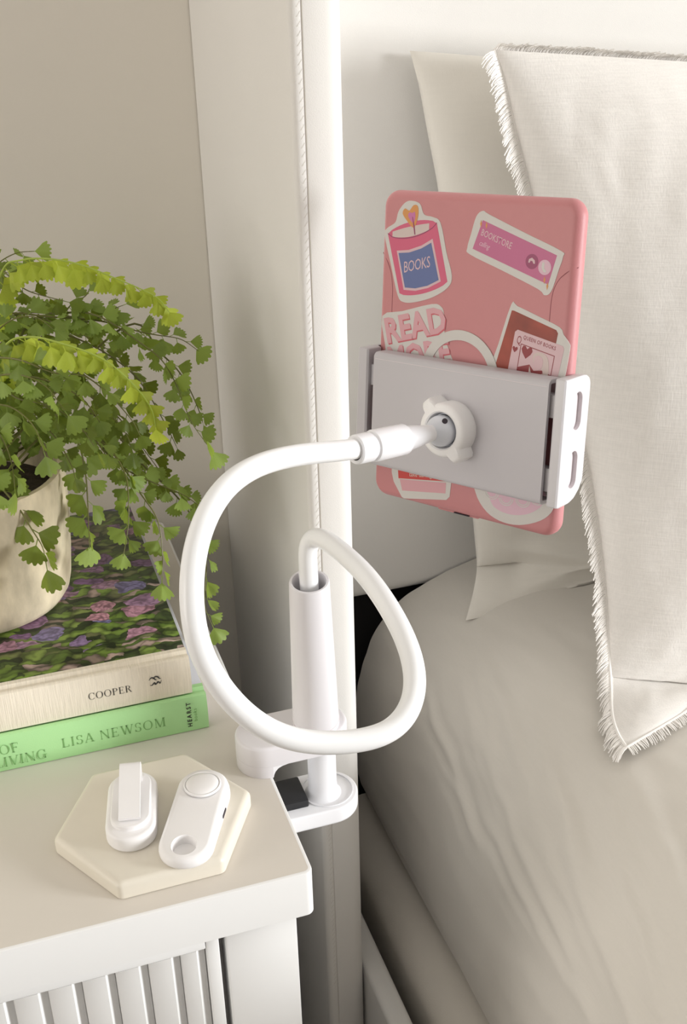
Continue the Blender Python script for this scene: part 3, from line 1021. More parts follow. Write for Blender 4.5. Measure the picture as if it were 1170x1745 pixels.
# publisher's swash: four curled strokes in a small block
bm = bmesh.new()
for x, z, s in ((0.0, 0.0028, 1), (0.0026, 0.0032, 1), (0.0002, -0.0008, -1), (0.0028, -0.0006, -1)):
    q = [(x - 0.0026, 0, z - 0.0006), (x - 0.0012, 0, z + 0.0010 * s), (x + 0.0004, 0, z + 0.0006), (x + 0.0014, 0, z - 0.0008), (x + 0.0024, 0, z - 0.0014 * s)]
    tube([(a + 0.0700, 0.6275, c + 0.6425) for a, b, c in catmull(q, 4)], [0.00012 + 0.00033 * math.sin(math.pi * i / 16) for i in range(17)], 5, bm)
emit('emblem', bm, M['ink'], csp)

# ------------------------------------------------------------------ hexagonal coaster and the two small remotes
cc = (0.0522, 0.5420)
def hexa(q):
    out = []
    for i in range(6):
        a = math.radians(60 * i + 0.6)
        r = max(0.0045 - q * 0.4, 0.001)
        R = 0.0580 - q / math.cos(math.radians(30)) - r / math.cos(math.radians(30))
        for k in range(-3, 4):
            b = a + math.radians(10 * k)
            out.append((cc[0] + R * math.cos(a) + r * math.cos(b), cc[1] + R * math.sin(a) + r * math.sin(b)))
    return out
bm = loft(hexa, round_layers(0.6001, 0.6112, 0.0012, 0.0036))
tag(emit('coaster', bm, M['marble'], angle=50), 'cream marble hexagonal coaster on the nightstand under two small remotes', 'coaster')

# clip remote: pill base, raised deck, spring clip arm standing up from the far end
ra = tag(empty('clip_remote', (0.0400, 0.5400, 0.6112)), 'white page-turner remote with a flat clip arm, left on the coaster', 'remote', 'page-turner set')
A0, A1 = (0.0372, 0.5275), (0.0432, 0.5580)
base = emit('base', loft(lambda q: stadium(*A0, *A1, 0.0143 - q, 18), round_layers(0.6113, 0.6215, 0.0020, 0.0024)), M['remote'], ra)
B0, B1 = (0.0378, 0.5305), (0.0430, 0.5568)
emit('deck', loft(lambda q: stadium(*B0, *B1, 0.0112 - q, 18), round_layers(0.6212, 0.6246, 0, 0.0010)), M['remote'], ra)
d = (Vector(A1) - Vector(A0)).normalized()
nrm = Vector((d.y, -d.x))
def clip_pt(s, w, z):
    p = Vector(A0) + d * s + nrm * w
    return (p.x, p.y, z)
# arm: rises from the deck at the far end and runs back over the remote towards the near end
path = [(0.0305, 0.6240), (0.0350, 0.6270), (0.0365, 0.6310), (0.0345, 0.6345), (0.0300, 0.6345), (0.0180, 0.6318), (0.0020, 0.6280), (-0.0035, 0.6265)]
path = [(p.x, p.y) for p in catmull([(a, b, 0) for a, b in path], 5)]
bm = bmesh.new()
hw, th = 0.0060, 0.0011
ringv = []
for i, (s, z) in enumerate(path):
    a, b = path[max(i - 1, 0)], path[min(i + 1, len(path) - 1)]
    tx, tz = b[0] - a[0], b[1] - a[1]
    l = math.hypot(tx, tz)
    nx, nz = -tz / l * th, tx / l * th
    ringv.append([bm.verts.new(clip_pt(s + nx * k, w, z + nz * k)) for k, w in ((-1, -hw), (1, -hw), (1, hw), (-1, hw))])
for p, q in zip(ringv, ringv[1:]):
    for i in range(4):
        bm.faces.new((p[i], p[(i + 1) % 4], q[(i + 1) % 4], q[i]))
bm.faces.new(ringv[0]); bm.faces.new(list(reversed(ringv[-1])))
bmesh.ops.bevel(bm, geom=[e for e in bm.edges if e.calc_face_angle(0) > 0.9], offset=0.0004, segments=2, affect='EDGES')
emit('clip_arm', bm, M['remote'], ra)

rb = tag(empty('key_remote', (0.0700, 0.5240, 0.6112)), 'white pill-shaped remote with a round button and lanyard hole, right on the coaster', 'remote', 'page-turner set')
C0, C1 = Vector((0.0640, 0.5045)), Vector((0.0820, 0.5420))
axis = (C1 - C0).normalized()
side = Vector((axis.y, -axis.x))
RR, HOLE = 0.0155, 0.0072
# body lofted as rings: rounded top, straight-ish side; the hole near the near end is a real well
bm = bmesh.new()
lay = [(0.0120, 0.6113), (0.0140, 0.6116), (0.0152, 0.6135), (0.0155, 0.6165), (0.0152, 0.6200), (0.0144, 0.6228), (0.0127, 0.6246)]
rings = []
for r, z in lay:
    rings.append([bm.verts.new((x, y, z)) for x, y in stadium(C0.x, C0.y, C1.x, C1.y, r, 18, 14)])
for p, q in zip(rings, rings[1:]):
    for i in range(len(p)):
        bm.faces.new((p[i], p[(i + 1) % len(p)], q[(i + 1) % len(q)], q[i]))
bm.faces.new(list(reversed(rings[0])))
# top face with the hole: bridge outer outline to a circle around the hole
hc = C0 - axis * 0.0042
outer = rings[-1]
n = len(outer)
hole = []
for v in outer:
    a = math.atan2(v.co.y - hc.y, v.co.x - hc.x)
    hole.append(bm.verts.new((hc.x + HOLE * math.cos(a), hc.y + HOLE * math.sin(a), 0.6252)))
prev = outer
for k in range(1, 9):
    cur_ = hole if k == 8 else [bm.verts.new(a.co.lerp(b.co, k / 8)) for a, b in zip(outer, hole)]
    for i in range(n):
        bm.faces.new((prev[i], prev[(i + 1) % n], cur_[(i + 1) % n], cur_[i]))
    prev = cur_
well = [bm.verts.new((v.co.x * 0.94 + hc.x * 0.06, v.co.y * 0.94 + hc.y * 0.06, 0.6242)) for v in hole]
wellb = [bm.verts.new((v.co.x * 0.90 + hc.x * 0.10, v.co.y * 0.90 + hc.y * 0.10, 0.6165)) for v in hole]
for i in range(n):
    j = (i + 1) % n
    bm.faces.new((hole[i], hole[j], well[j], well[i]))
    bm.faces.new((well[i], well[j], wellb[j], wellb[i]))
bm.faces.new(wellb)
for v in bm.verts:            # thinner towards the lanyard hole
    f = (Vector((v.co.x, v.co.y)) - C1).dot(axis) / -(C1 - C0).length
    v.co.z = 0.6113 + (v.co.z - 0.6113) * (1 - 0.36 * max(0.0, min(1.2, f)))
emit('shell', bm, M['remote'], rb, angle=50)
bc = C1 - axis * 0.0010
bm = lathe([(0.0096, 0.0), (0.0096, 0.0016), (0.0090, 0.0022), (0.0060, 0.0030), (0.0, 0.0033)], (bc.x, bc.y, 0.6238), (bc.x, bc.y, 0.70), 36)
emit('button', bm, M['remote'], rb)
bm = lathe([(0.0098, 0.0), (0.0098, 0.0012), (0.0104, 0.0014), (0.0108, 0.0009), (0.0108, 0.0)], (bc.x, bc.y, 0.6243), (bc.x, bc.y, 0.70), 36)
emit('button_ring', bm, M['remote'], rb)
u = C0 + axis * 0.0270 + side * 0.01515
bm = prism(stadium(-0.0030, 0, 0.0030, 0, 0.0011, 8), -0.0006, 0.0006)
emit('charging_port', bm, M['dark'], rb, xf=Matrix.Translation((u.x, u.y, 0.6165)) @ Matrix.Rotation(math.atan2(axis.y, axis.x), 4, 'Z') @ Matrix.Rotation(math.radians(90), 4, 'X'))

# ------------------------------------------------------------------ gooseneck stand: clamp, neck, ball joint, holder
stand = tag(empty('gooseneck_stand', (0.1300, 0.582, 0.600)), 'white gooseneck tablet stand clamped to the nightstand edge', 'tablet stand')
CY = 0.5805
# jaw plate on top, a half-round foot standing on the table, an arch between foot and plate
bm = loft(lambda q: stadium(0.1288, CY, 0.1640, CY, 0.0182 - q, 24), round_layers(0.6078, 0.6225, 0.0008, 0.0022))
emit('clamp_arm', bm, M['sleeve'], stand, angle=35)
foot = [(0.1288 + 0.0182 * math.cos(math.radians(a)), CY + 0.0182 * math.sin(math.radians(a))) for a in range(90, 271, 6)]
emit('clamp_foot', prism([(0.1292, CY + 0.0182)] + foot + [(0.1292, CY - 0.0182)], 0.6001, 0.6082), M['sleeve'], stand)
arch = [(0.1292, 0.6001), (0.1296, 0.6020), (0.1306, 0.6042), (0.1325, 0.6062), (0.1352, 0.6074), (0.1390, 0.6081), (0.1292, 0.6081)]
bm = prism(arch, CY - 0.0180, CY + 0.0180)
bm.transform(Matrix(((1, 0, 0, 0), (0, 0, 1, 0), (0, 1, 0, 0), (0, 0, 0, 1))))
emit('clamp_arch', bm, M['plastic'], stand, angle=35)
emit('clamp_post', lathe([(0.0125, 0), (0.0098, 0.003), (0.0092, 0.008), (0.0092, 0.045)], (0.1660, CY + 0.002, 0.5620), (0.1660, CY + 0.002, 0.7), 36), M['plastic'], stand)
emit('clamp_jaw', loft(lambda q: stadium(0.1150, CY + 0.003, 0.1690, CY + 0.003, 0.0202 - q, 22), round_layers(0.5495, 0.5625, 0.0030, 0.0014)), M['plastic'], stand)
bm = lathe([(0.0165, 0), (0.0165, 0.0008), (0.0172, 0.0008), (0.0172, 0)], (0.1690, CY + 0.003, 0.5626), (0.1690, CY + 0.003, 0.7), 40)
emit('jaw_rim', bm, M['plastic'], stand)
emit('rubber_pad', box(0.1080, 0.1535, CY - 0.0085, CY + 0.0170, 0.5610, 0.5676, 0.0012, 2), M['rubber'], stand, label='black rubber pad')
S0, S1 = Vector((0.1618, 0.5770, 0.6215)), Vector((0.1568, 0.5610, 0.7350))
SL = (S1 - S0).length
emit('sleeve', lathe([(0.0136, 0.0), (0.0143, 0.001), (0.0146, 0.003), (0.0144, 0.010), (0.0117, SL - 0.0012), (0.0112, SL), (0.0100, SL), (0.0096, SL - 0.001), (0.0094, SL - 0.03), (0.0, SL - 0.03)], S0, S1, 48), M['sleeve'], stand)
pts = [S0 + (S1 - S0).normalized() * 0.0062]
dd = (S1 - S0).normalized()
o1 = dd.orthogonal().normalized(); o2 = dd.cross(o1)
ring = [S0 + dd * 0.0062 + (o1 * math.cos(math.radians(a)) + o2 * math.sin(math.radians(a))) * 0.01452 for a in range(0, 361, 10)]
emit('sleeve_joint', tube(ring, 0.00028, 6), M['inner'], stand)

NECK = [(1534, 5567, 7304), (1553, 5621, 7463), (1568, 5635, 7566), (1606, 5603, 7639), (1643, 5487, 7663), (1685, 5265, 7669), (1722, 5039, 7663), (1740, 4779, 7627), (1747, 4549, 7572), (1739, 4389, 7486), (1679, 4249, 7407), (1571, 4170, 7347), (1445, 4142, 7330), (1274, 4144, 7343), (1084, 4159, 7390), (932, 4186, 7482), (816, 4231, 7609), (732, 4280, 7764), (689, 4326, 7914), (689, 4386, 8074), (725, 4477, 8223), (808, 4609, 8346), (941, 4769, 8419), (1111, 4930, 8425), (1307, 5071, 8389), (1539, 5200, 8327), (1738, 5284, 8274)]
npts = [Vector(p) / 10000 for p in NECK]
npts[0] = S1 - dd * 0.026
npts[1] = S1 + dd * 0.006
npts = smooth_path(catmull(npts, 8), 30)
TC = Vector((0.2577, 0.5689, 0.8508))
U = Vector((0.5065, -0.8589, 0.0758)).normalized()
V = Vector((0.1016, 0.1468, 0.9839)); V = (V - U * V.dot(U)).normalized()
Nn = U.cross(V)
HX = Matrix.Identity(4)
for i, v in enumerate((U, V, Nn)):
    for r in range(3):
        HX[r][i] = v[r] * 0.001
HX.translation = TC           # millimetres on the back of the tablet -> world
def loc(u, v, n):
    return HX @ Vector((u, v, n))
ball_c = loc(0.5, -35.5, 25)
conn_end = Vector((0.1764, 0.5295, 0.8265))
cdv = (ball_c - conn_end).normalized()
# the last stretch of the neck runs straight into the connector
npts = [p for p in npts if (p - conn_end).length > 0.022] + [conn_end - cdv * 0.010, conn_end - cdv * 0.003, conn_end + cdv * 0.006]
npts = smooth_path(npts, 12)
emit('gooseneck', tube(npts, 0.00545, 20), M['neck'], stand, angle=180)
CL = (ball_c - conn_end).length
emit('connector', lathe([(0.0056, -0.0012), (0.0072, -0.0014), (0.0078, -0.0006), (0.0079, 0.0005), (0.0079, 0.0085), (0.0072, 0.0090), (0.0072, 0.0100), (0.0076, 0.0104), (0.0083, 0.0108), (0.0086, 0.0120), (0.0084, 0.0325), (0.0082, 0.0330), (0.0070, 0.0331), (0.0068, 0.0345), (0.0064, 0.0400), (0.0050, 0.0490), (0.0043, CL - 0.006), (0.0043, CL)], conn_end, ball_c, 40), M['plastic'], stand, angle=28)
emit('ball_joint', lathe([(0.0088 * math.sin(math.pi * i / 20), 0.0088 - 0.0088 * math.cos(math.pi * i / 20)) for i in range(21)], ball_c - cdv * 0.0088, ball_c, 40), M['ball'], stand)

def hp(poly, n0, n1, bev=0.0, seg=2, bb=False):
    return prism(poly, n0, n1, bev, seg, bb)
# locking nut: ring with two grip lugs
bm = bmesh.new()
NC = (0.8, -35.3)
n = 72
def nut_r(a):
    r = 15.2
    for c in (128, -52):
        dlt = abs((math.degrees(a) - c + 180) % 360 - 180)
        if dlt < 17:
            r += 4.4 * min(1.0, (17 - dlt) / 7)
    return r
lay = [(1.0, 14.0, 0), (1.0, 15.0, 0), (1.0, 24.0, -0.2), (1.0, 25.6, -0.9), (1.0, 26.4, -2.2)]
rings = []
for f, z, dr in lay:
    rings.append([bm.verts.new((NC[0] + (nut_r(2 * math.pi * i / n) + dr) * math.cos(2 * math.pi * i / n), NC[1] + (nut_r(2 * math.pi * i / n) + dr) * math.sin(2 * math.pi * i / n), z)) for i in range(n)])
for r, z in ((11.0, 26.4), (10.2, 25.8), (9.6, 23.0), (9.4, 14.0)):
    rings.append([bm.verts.new((NC[0] + r * math.cos(2 * math.pi * i / n), NC[1] + r * math.sin(2 * math.pi * i / n), z)) for i in range(n)])
for p, q in zip(rings, rings[1:] + rings[:1]):
    for i in range(n):
        bm.faces.new((p[i], p[(i + 1) % n], q[(i + 1) % n], q[i]))
emit('locking_nut', bm, M['remote'], stand, xf=HX, angle=35)
bm = lathe([(9.3, 0), (9.3, 7.0), (8.7, 7.4), (8.7, 0)], (NC[0], NC[1], 15), (NC[0], NC[1], 30), 40)
emit('socket', bm, M['ball'], stand, xf=HX)
emit('socket_hole', lathe([(0, 0), (1.6, 0), (1.5, 0.5), (0, 0.6)], (5.2, -28.8, 28.7), (5.9, -27.9, 30.0), 16), M['dark'], stand, xf=HX)

# back plate: channel section (front, rounded top and bottom lips) swept across the holder
def channel(u0, u1):
    out = []
    vt, vb, nf, nb, r, th = -0.4, -68.0, 14.0, 2.5, 3.2, 2.2
    def arc(cv, cn, rr, a0, a1, k=6):
        return [(cv + rr * math.cos(math.radians(a0 + (a1 - a0) * i / k)), cn + rr * math.sin(math.radians(a0 + (a1 - a0) * i / k))) for i in range(k + 1)]
    out += [(vt, nb)] + arc(vt - r, nf - r, r, 0, 90) + arc(vb + r, nf - r, r, 90, 180) + [(vb, nb)]
    out += [(vb + th, nb)] + arc(vb + r, nf - r, r - th, 180, 90) + arc(vt - r, nf - r, r - th, 90, 0) + [(vt - th, nb)]
    bm = prism(out, u0, u1)
    bm.transform(Matrix(((0, 0, 1, 0), (1, 0, 0, 0), (0, 1, 0, 0), (0, 0, 0, 1))))   # (v, n, u) -> (u, v, n)
    return bm
emit('back_plate', channel(-58.5, 59.5), M['plastic2'], stand, xf=HX, angle=35)
emit('lip_line', box(-57.5, 58.5, -4.3, -4.0, 13.6, 14.12), M['inner'], stand, xf=HX, smooth=False)
for v0, v1 in ((-21, -8.5), (-61, -48)):
    emit('slide_bar', box(-64, 63.5, v0, v1, 3.4, 10.4, 0.8, 2), M['plastic2'], stand, xf=HX)

def bracket(side):
    """end grip: profile in (u, n) extruded along v, hooking over the tablet edge; outer face pierced by two slots"""
    if side > 0:
        pr = [(60.4, -16.6), (65.6, -16.6), (66.6, -16.0), (67.0, -14.8), (69.3, 11.6), (69.2, 12.8), (68.4, 13.6), (63.8, 13.6), (62.8, 12.8), (62.6, 3.0), (62.6, -0.8), (62.4, -10.9), (60.4, -11.1)]
    else:
        pr = [(-67.6, -13.8), (-67.6, -10.6), (-69.0, -10.4), (-68.9, -0.8), (-67.5, 0.8), (-64.0, 1.0), (-63.4, 3.0), (-63.4, 12.6), (-64.4, 13.6), (-70.2, 13.6), (-71.6, 12.2), (-71.8, -12.6), (-71.0, -13.8)]
    bm = prism(pr, -68.0, 0.8, 0.9, 3, True)
    bm.transform(Matrix(((1, 0, 0, 0), (0, 0, 1, 0), (0, 1, 0, 0), (0, 0, 0, 1))))   # (u, n, v) -> (u, v, n)
    return bm
br = emit('end_grip', bracket(1), M['grip'], stand, xf=HX, angle=35)
# two blind slots sunk into the sloping outer face
slope = math.atan2(2.3, 26.4)
def carve(ob, cutter_bm, op):
    cutter = emit('cutter', cutter_bm, M['inner'], stand, xf=HX, smooth=False)
    md = ob.modifiers.new('carve', 'BOOLEAN')
    md.operation, md.object, md.solver = op, cutter, 'EXACT'
    md.material_mode = 'TRANSFER' if op == 'DIFFERENCE' else 'INDEX'
    dg = bpy.context.evaluated_depsgraph_get()
    me = bpy.data.meshes.new_from_object(ob.evaluated_get(dg))
    ob.modifiers.clear()
    ob.data = me
    bpy.data.objects.remove(cutter)
# rounded outline of the grip seen from its end: (n, v)
outl = [(20, 4), (-6, 0.9), (-10, 0.6), (-13.4, -1.2), (-15.6, -4.4), (-16.5, -9), (-16.8, -20), (-16.8, -50), (-15.6, -56.5), (-12, -62), (-6.5, -66.0), (0, -67.8), (6, -68.2), (20, -72)]
ob_ = prism(outl, 50, 80)
ob_.transform(Matrix(((0, 0, 1, 0), (0, 1, 0, 0), (1, 0, 0, 0), (0, 0, 0, 1))))
carve(br, ob_, 'INTERSECT')
for v in (-17.5, -49.5):
    cut = prism(stadium(0, v - 5.6, 0, v + 5.6, 4.7, 12), -2.4, 6.0)
    cut.transform(Matrix.Translation((68.1, 0, -2.5)) @ Matrix.Rotation(slope, 4, 'Y') @ Matrix(((0, 0, 1, 0), (0, 1, 0, 0), (1, 0, 0, 0), (0, 0, 0, 1))))
    carve(br, cut, 'DIFFERENCE')
emit('end_grip', bracket(-1), M['plastic2'], stand, xf=HX, angle=35)

# ------------------------------------------------------------------ tablet in its pink case with stickers
tab = tag(empty('tablet', tuple(loc(0, 0, -5))), 'e-reader in a pink sticker-covered case held in the clamp', 'tablet')
CU0, CU1, CV0, CV1 = -68.0, 62.0, -90.0, 90.0
bm = loft(lambda q: rrect(CU0 + q, CU1 - q, CV0 + q, CV1 - q, 9.5 - q, 10), round_layers(-10.0, 0.0, 3.6, 5.2, 8))
case = emit('case', bm, M['pink'], tab, xf=HX, angle=60)
emit('screen_bezel', prism(rrect(CU0 + 3, CU1 - 3, CV0 + 3, CV1 - 3, 6, 6), -10.4, -9.6), M['bezel'], tab, xf=HX)
emit('screen', prism(rrect(CU0 + 9, CU1 - 9, CV0 + 14, CV1 - 9, 1, 3), -10.7, -10.3), M['screen'], tab, xf=HX)
for pts in ([(61.5, 56, -2.6), (57, 53.6, 0.0), (52, 49, 0.0), (49, 42, 0.0), (48.3, 30, 0.0), (48.3, 0, 0.0), (48.3, -40, 0)], [(-67.2, 54.8, -1.8), (-63, 51, -0.05), (-59.5, 44, 0.0), (-58, 36, 0), (-57.8, 28, 0.0), (-57.8, 0, 0.0), (-57.8, -40, 0)]):
    emit('case_groove', tube(catmull(pts, 6), 0.22, 6), M['pinkseam'], case, xf=HX)
emit('charging_slot', box(-7.5, 3.0, -90.15, -89.6, -3.4, -2.2), M['dark'], case, xf=HX, smooth=False)
emit('port_lip', prism(rrect(-20, 9, -90.6, -88.5, 0.8, 4), -8.5, -3.6, 0.3, 2, True), M['pink'], case, xf=HX)

def closed_smooth(pts, per=4):
    n = len(pts)
    out = []
    for i in range(n):
        p0, p1, p2, p3 = (Vector((*pts[(i + k) % n], 0)) for k in (-1, 0, 1, 2))
        for k in range(per):
            t = k / per
            q = 0.5 * ((2 * p1) + (-p0 + p2) * t + (2 * p0 - 5 * p1 + 4 * p2 - p3) * t * t + (-p0 + 3 * p1 - 3 * p2 + p3) * t ** 3)
            out.append((q.x, q.y))
    return out
def sticker(name, poly, z=0.0, th=0.22, m='s_white', parent=None, label=None):
    return emit(name, prism(poly, z, z + th), M[m], parent or case, xf=HX, smooth=False, label=label)
def art(name, poly, m, parent, lay=1):
    return emit(name, prism(poly, 0.1, 0.22 + 0.06 * lay), M[m], parent, xf=HX, smooth=False)
def arttext(bm, m, parent, lay, u, v, rot, sx=1.0):
    bm.transform(Matrix.Translation((u, v, 0.24 + 0.06 * lay)) @ Matrix.Rotation(math.radians(rot), 4, 'Z') @ Matrix.Diagonal((sx, 1, 1, 1)))
    emit('lettering', bm, M[m], parent, xf=HX, smooth=False)

# candle
st = sticker('sticker', closed_smooth([(-47, 84.6), (-40.5, 83.2), (-37.2, 77.6), (-31, 76.5), (-25.5, 73.5), (-20.5, 58), (-16.0, 45.7), (-18.2, 39.2), (-28, 33), (-40, 29.0), (-49, 28.0), (-53.8, 31.5), (-59.5, 48), (-65, 64.5), (-63.5, 68.6), (-57.5, 72.3), (-55.6, 78.2), (-51.5, 83)]), label='die-cut candle sticker')
side_l, side_r = (-62.6, 65.5), (-28.0, 73.3)
def on_rim(f, h, depth):
    x = side_l[0] + (side_r[0] - side_l[0]) * f
    y = side_l[1] + (side_r[1] - side_l[1]) * f
    s = math.sin(math.pi * f) ** 0.6
    return (x - 0.22 * h * depth * s * 0 - 0.0, y + h * depth * s)
rimU = [on_rim(i / 12, 1, 4.0) for i in range(13)]
rimL = [on_rim(i / 12, -1, 5.0) for i in range(13)]
bl, brr = (-52.5, 32.8), (-18.8, 42.2)
bot = []
for i in range(13):
    f = i / 12
    bot.append((brr[0] + (bl[0] - brr[0]) * f, brr[1] + (bl[1] - brr[1]) * f - 3.4 * math.sin(math.pi * f) ** 0.6))
art('candle_jar', rimU + bot, 's_pink', st, 1)
art('candle_wax', [on_rim(0.10 + 0.75 * i / 12, 1, 1.4) for i in range(13)] + [on_rim(0.85 - 0.75 * i / 12, -1, 4.2) for i in range(13)], 's_wax', st, 2)
art('jar_rim_line', rimL + [(x, y + 0.5) for x, y in reversed(rimL)], 's_plum', st, 3)
lab = [(-55.6, 56.6), (-47, 57.6), (-38, 60.6), (-30.4, 64.8), (-23.3, 42.0), (-32, 37.6), (-41, 35.2), (-49.5, 35.0)]
art('label_border', lab, 's_card', st, 2)
lab2 = [(-54.2, 55.4), (-46.5, 56.2), (-38, 59.0), (-31.2, 62.6), (-24.8, 42.6), (-32.5, 38.8), (-41, 36.6), (-48.6, 36.4)]
art('label_panel', lab2, 's_blue', st, 3)
arttext(text_mesh('BOOKS', 6.0, 0.0, 0.28, 0.95), 's_card', st, 3.3, -50.0, 44.6, 14, 0.70)
art('flame', closed_smooth([(-44.0, 70.0), (-49.5, 74.0), (-52.3, 77.5), (-50.8, 80.2), (-47.6, 79.2), (-44.8, 82.2), (-41.8, 81.8), (-41.3, 76.5)]), 's_orange', st, 3)
art('flame_core', closed_smooth([(-44.6, 72.6), (-48.2, 76.0), (-47.4, 78.2), (-45.4, 78.0), (-43.6, 78.6), (-43.2, 75.4)]), 's_violet', st, 4)
art('wick', [(-44.9, 76.0), (-43.4, 71.0), (-42.7, 66.4), (-43.2, 66.2), (-44.2, 70.6), (-45.3, 75.8)], 's_plum', st, 5)

# phone call banner
st = sticker('sticker', closed_smooth([(2.3, 81.4), (6.8, 79.6), (30, 71.4), (52.0, 63.9), (53.6, 61.0), (51.6, 54), (48.2, 43.0), (44.2, 40.6), (40.0, 43.4), (18, 50.8), (-4.5, 58.0), (-6.6, 61.4), (-4.6, 69), (-1.8, 78.3)]), label='die-cut phone call sticker')
art('banner', [(2.6, 76.6), (50.0, 61.4), (46.0, 46.2), (-3.0, 61.2)], 's_magenta', st, 1)
arttext(text_mesh('BOOKSTORE', 3.5, 0.012, 0.0, 1.05), 's_card', st, 1.2, 1.6, 68.8, -17.4, 0.68)
arttext(text_mesh('calling', 2.8, 0.0, 0.35, 0.95), 's_icing', st, 1.2, 0.8, 63.6, -17.4, 0.75)
b1 = art('hang_up_button', circ(35.2, 57.2, 3.9, 24), 's_plum', st, 2)
b2 = art('answer_button', circ(43.2, 54.8, 3.9, 24), 's_icing', st, 2)
art('handset', [(33.0, 56.6), (33.4, 58.4), (35.2, 59.2), (37.0, 57.9), (37.2, 56.2), (36.2, 56.2), (35.6, 57.4), (34.4, 57.6), (33.9, 56.5)], 's_card', b1, 3)
art('handset', [(41.6, 57.2), (42.9, 57.4), (43.0, 56.0), (43.0, 54.2), (44.4, 53.0), (44.0, 52.2), (42.6, 52.4), (41.4, 54.6)], 's_white', b2, 3)
for x, y in ((5.2, 74.0), (43.6, 48.4), (1.6, 74.6), (45.6, 45.4)):
    art('sparkle', [(x, y + 2.0), (x + 0.6, y), (x, y - 2.0), (x - 0.6, y)], 's_orange', st, 2)

# block-letter sticker
st = sticker('sticker', closed_smooth([(-64.6, 18.6), (-50, 22.8), (-29, 28.9), (-22.5, 28.2), (-20.0, 24.0), (-18.6, 11.0), (-15.0, 4.0), (-11.5, -6), (-22, -14), (-40, -18), (-56, -20), (-59.5, -10), (-61.8, 2)], 3), label='block lettering sticker')
for dx, dy, m, ly in ((0.7, -0.7, 's_rose', 1.2), (0, 0, 's_pinkl', 1.8)):
    arttext(text_mesh('READ', 13.6, 0.05, 0.0, 1.02), m, st, ly, -60.6 + dx, 3.4 + dy, 15.2, 0.90)
    arttext(text_mesh('MORE', 13.6, 0.05, 0.0, 1.02), m, st, ly, -57.4 + dx, -13.0 + dy, 13.5, 0.84)

# white ring
ringp = []
for i in range(41):
    a = math.pi * (-0.1 + 1.2 * i / 40)
    ringp.append((-7.2 + 26.6 * math.cos(a), -10.0 + 26.6 * math.sin(a)))
for i in range(41):
    a = math.pi * (1.1 - 1.2 * i / 40)
    ringp.append((-7.2 + 21.0 * math.cos(a), -10.0 + 21.0 * math.sin(a)))
sticker('sticker', ringp, 0.2, 0.45, label='white ring sticker')

# playing card
st = sticker('sticker', closed_smooth([(24.2, 34.0), (28, 33.4), (42, 29.2), (55.0, 25.0), (57.6, 21.4), (61.3, 17.6), (62.0, 14.0), (60.0, -3), (57, -16), (36, -20), (14, -16), (14.0, 0.2), (17.6, 12)], 3), label='die-cut playing card sticker')
art('card_back', [(24.8, 30.8), (26.2, 30.8), (53.0, 23.4), (54.2, 21.8), (52.0, 6), (48, -14), (18, -14), (16.4, 0.0)], 's_brown', st, 1)
card = art('card_face', [(27.8, 19.8), (29.4, 21.0), (57.8, 15.6), (58.6, 14.0), (54, -14), (23, -14)], 's_card', st, 2)
arttext(text_mesh('Q', 4.4, 0, 0, 1), 's_maroon', card, 2.3, 28.9, 13.8, -9, 0.6)
arttext(text_mesh('QUEEN OF BOOKS', 2.0, 0.02, 0, 1.1), 's_maroon', card, 2.3, 33.2, 16.6, -10.6, 0.78)
def heart(cx, cy, s, tilt=-8):
    p = [(0, -1.0), (0.75, -0.2), (1.0, 0.35), (0.8, 0.85), (0.4, 0.9), (0, 0.5), (-0.4, 0.9), (-0.8, 0.85), (-1.0, 0.35), (-0.75, -0.2)]
    a = math.radians(tilt)
    return [(cx + s * (x * math.cos(a) - y * math.sin(a)), cy + s * (x * math.sin(a) + y * math.cos(a))) for x, y in p]
art('heart', heart(28.5, 10.4, 1.7), 's_maroon', card, 3)
art('frame_line', [(32.4, 13.9), (53.4, 9.9), (53.3, 9.5), (32.3, 13.5)], 's_maroon', card, 3)
art('frame_line', [(32.0, 13.9), (32.4, 13.8), (30.0, -8), (29.6, -8)], 's_maroon', card, 3)
art('frame_line', [(53.0, 10.0), (53.4, 9.9), (50.6, -12), (50.2, -12)], 's_maroon', card, 3)
art('heart', heart(36.0, 9.6, 3.5), 's_maroon', card, 3)
art('portrait_ground', [(31.0, 1.2), (38.2, 3.4), (41, 0.4), (46, 1.2), (51.6, -0.6), (50.2, -13), (29.6, -13)], 's_maroon', card, 3)
art('portrait_hair', closed_smooth([(40.5, 9.0), (44.5, 10.6), (48.5, 9.0), (50.3, 4), (49.6, -4), (47.2, -6), (46.6, 1), (43, 2.6), (41, 4)]), 's_wax', card, 4)
art('portrait_face', closed_smooth([(41.2, 7.6), (44, 8.8), (46.4, 7), (46.2, 3.0), (43.6, 1.0), (41.4, 3.2)]), 's_card', card, 5)
art('portrait_collar', [(38.4, 2.8), (39.8, -2.0), (42.4, -0.8), (44.6, -2.4), (46.6, -0.2), (47.2, -5), (37.6, -5.6)], 's_wax', card, 5)

# red book-spine sticker below the plate
st = sticker('sticker', [(-53.4, -60), (-53.0, -74), (-51.2, -79.4), (-44.6, -87.6), (-42.8, -88.2), (-11.6, -82.6), (-9.4, -80.2), (-8.0, -62), (-20, -58)], label='red book sticker')
art('red_cover', [(-49.4, -62), (-47.6, -76.6), (-12.6, -71.6), (-12.6, -60)], 's_red', st, 1)
art('page_block', [(-46.6, -77.0), (-44.4, -83.6), (-12.4, -78.8), (-12.4, -72.4)], 's_pinkl', st, 1)
arttext(text_mesh('take darling', 2.9, 0.0, 0.2, 1.0), 's_cream', st, 1.2, -39.6, -73.8, 8.5, 0.86)

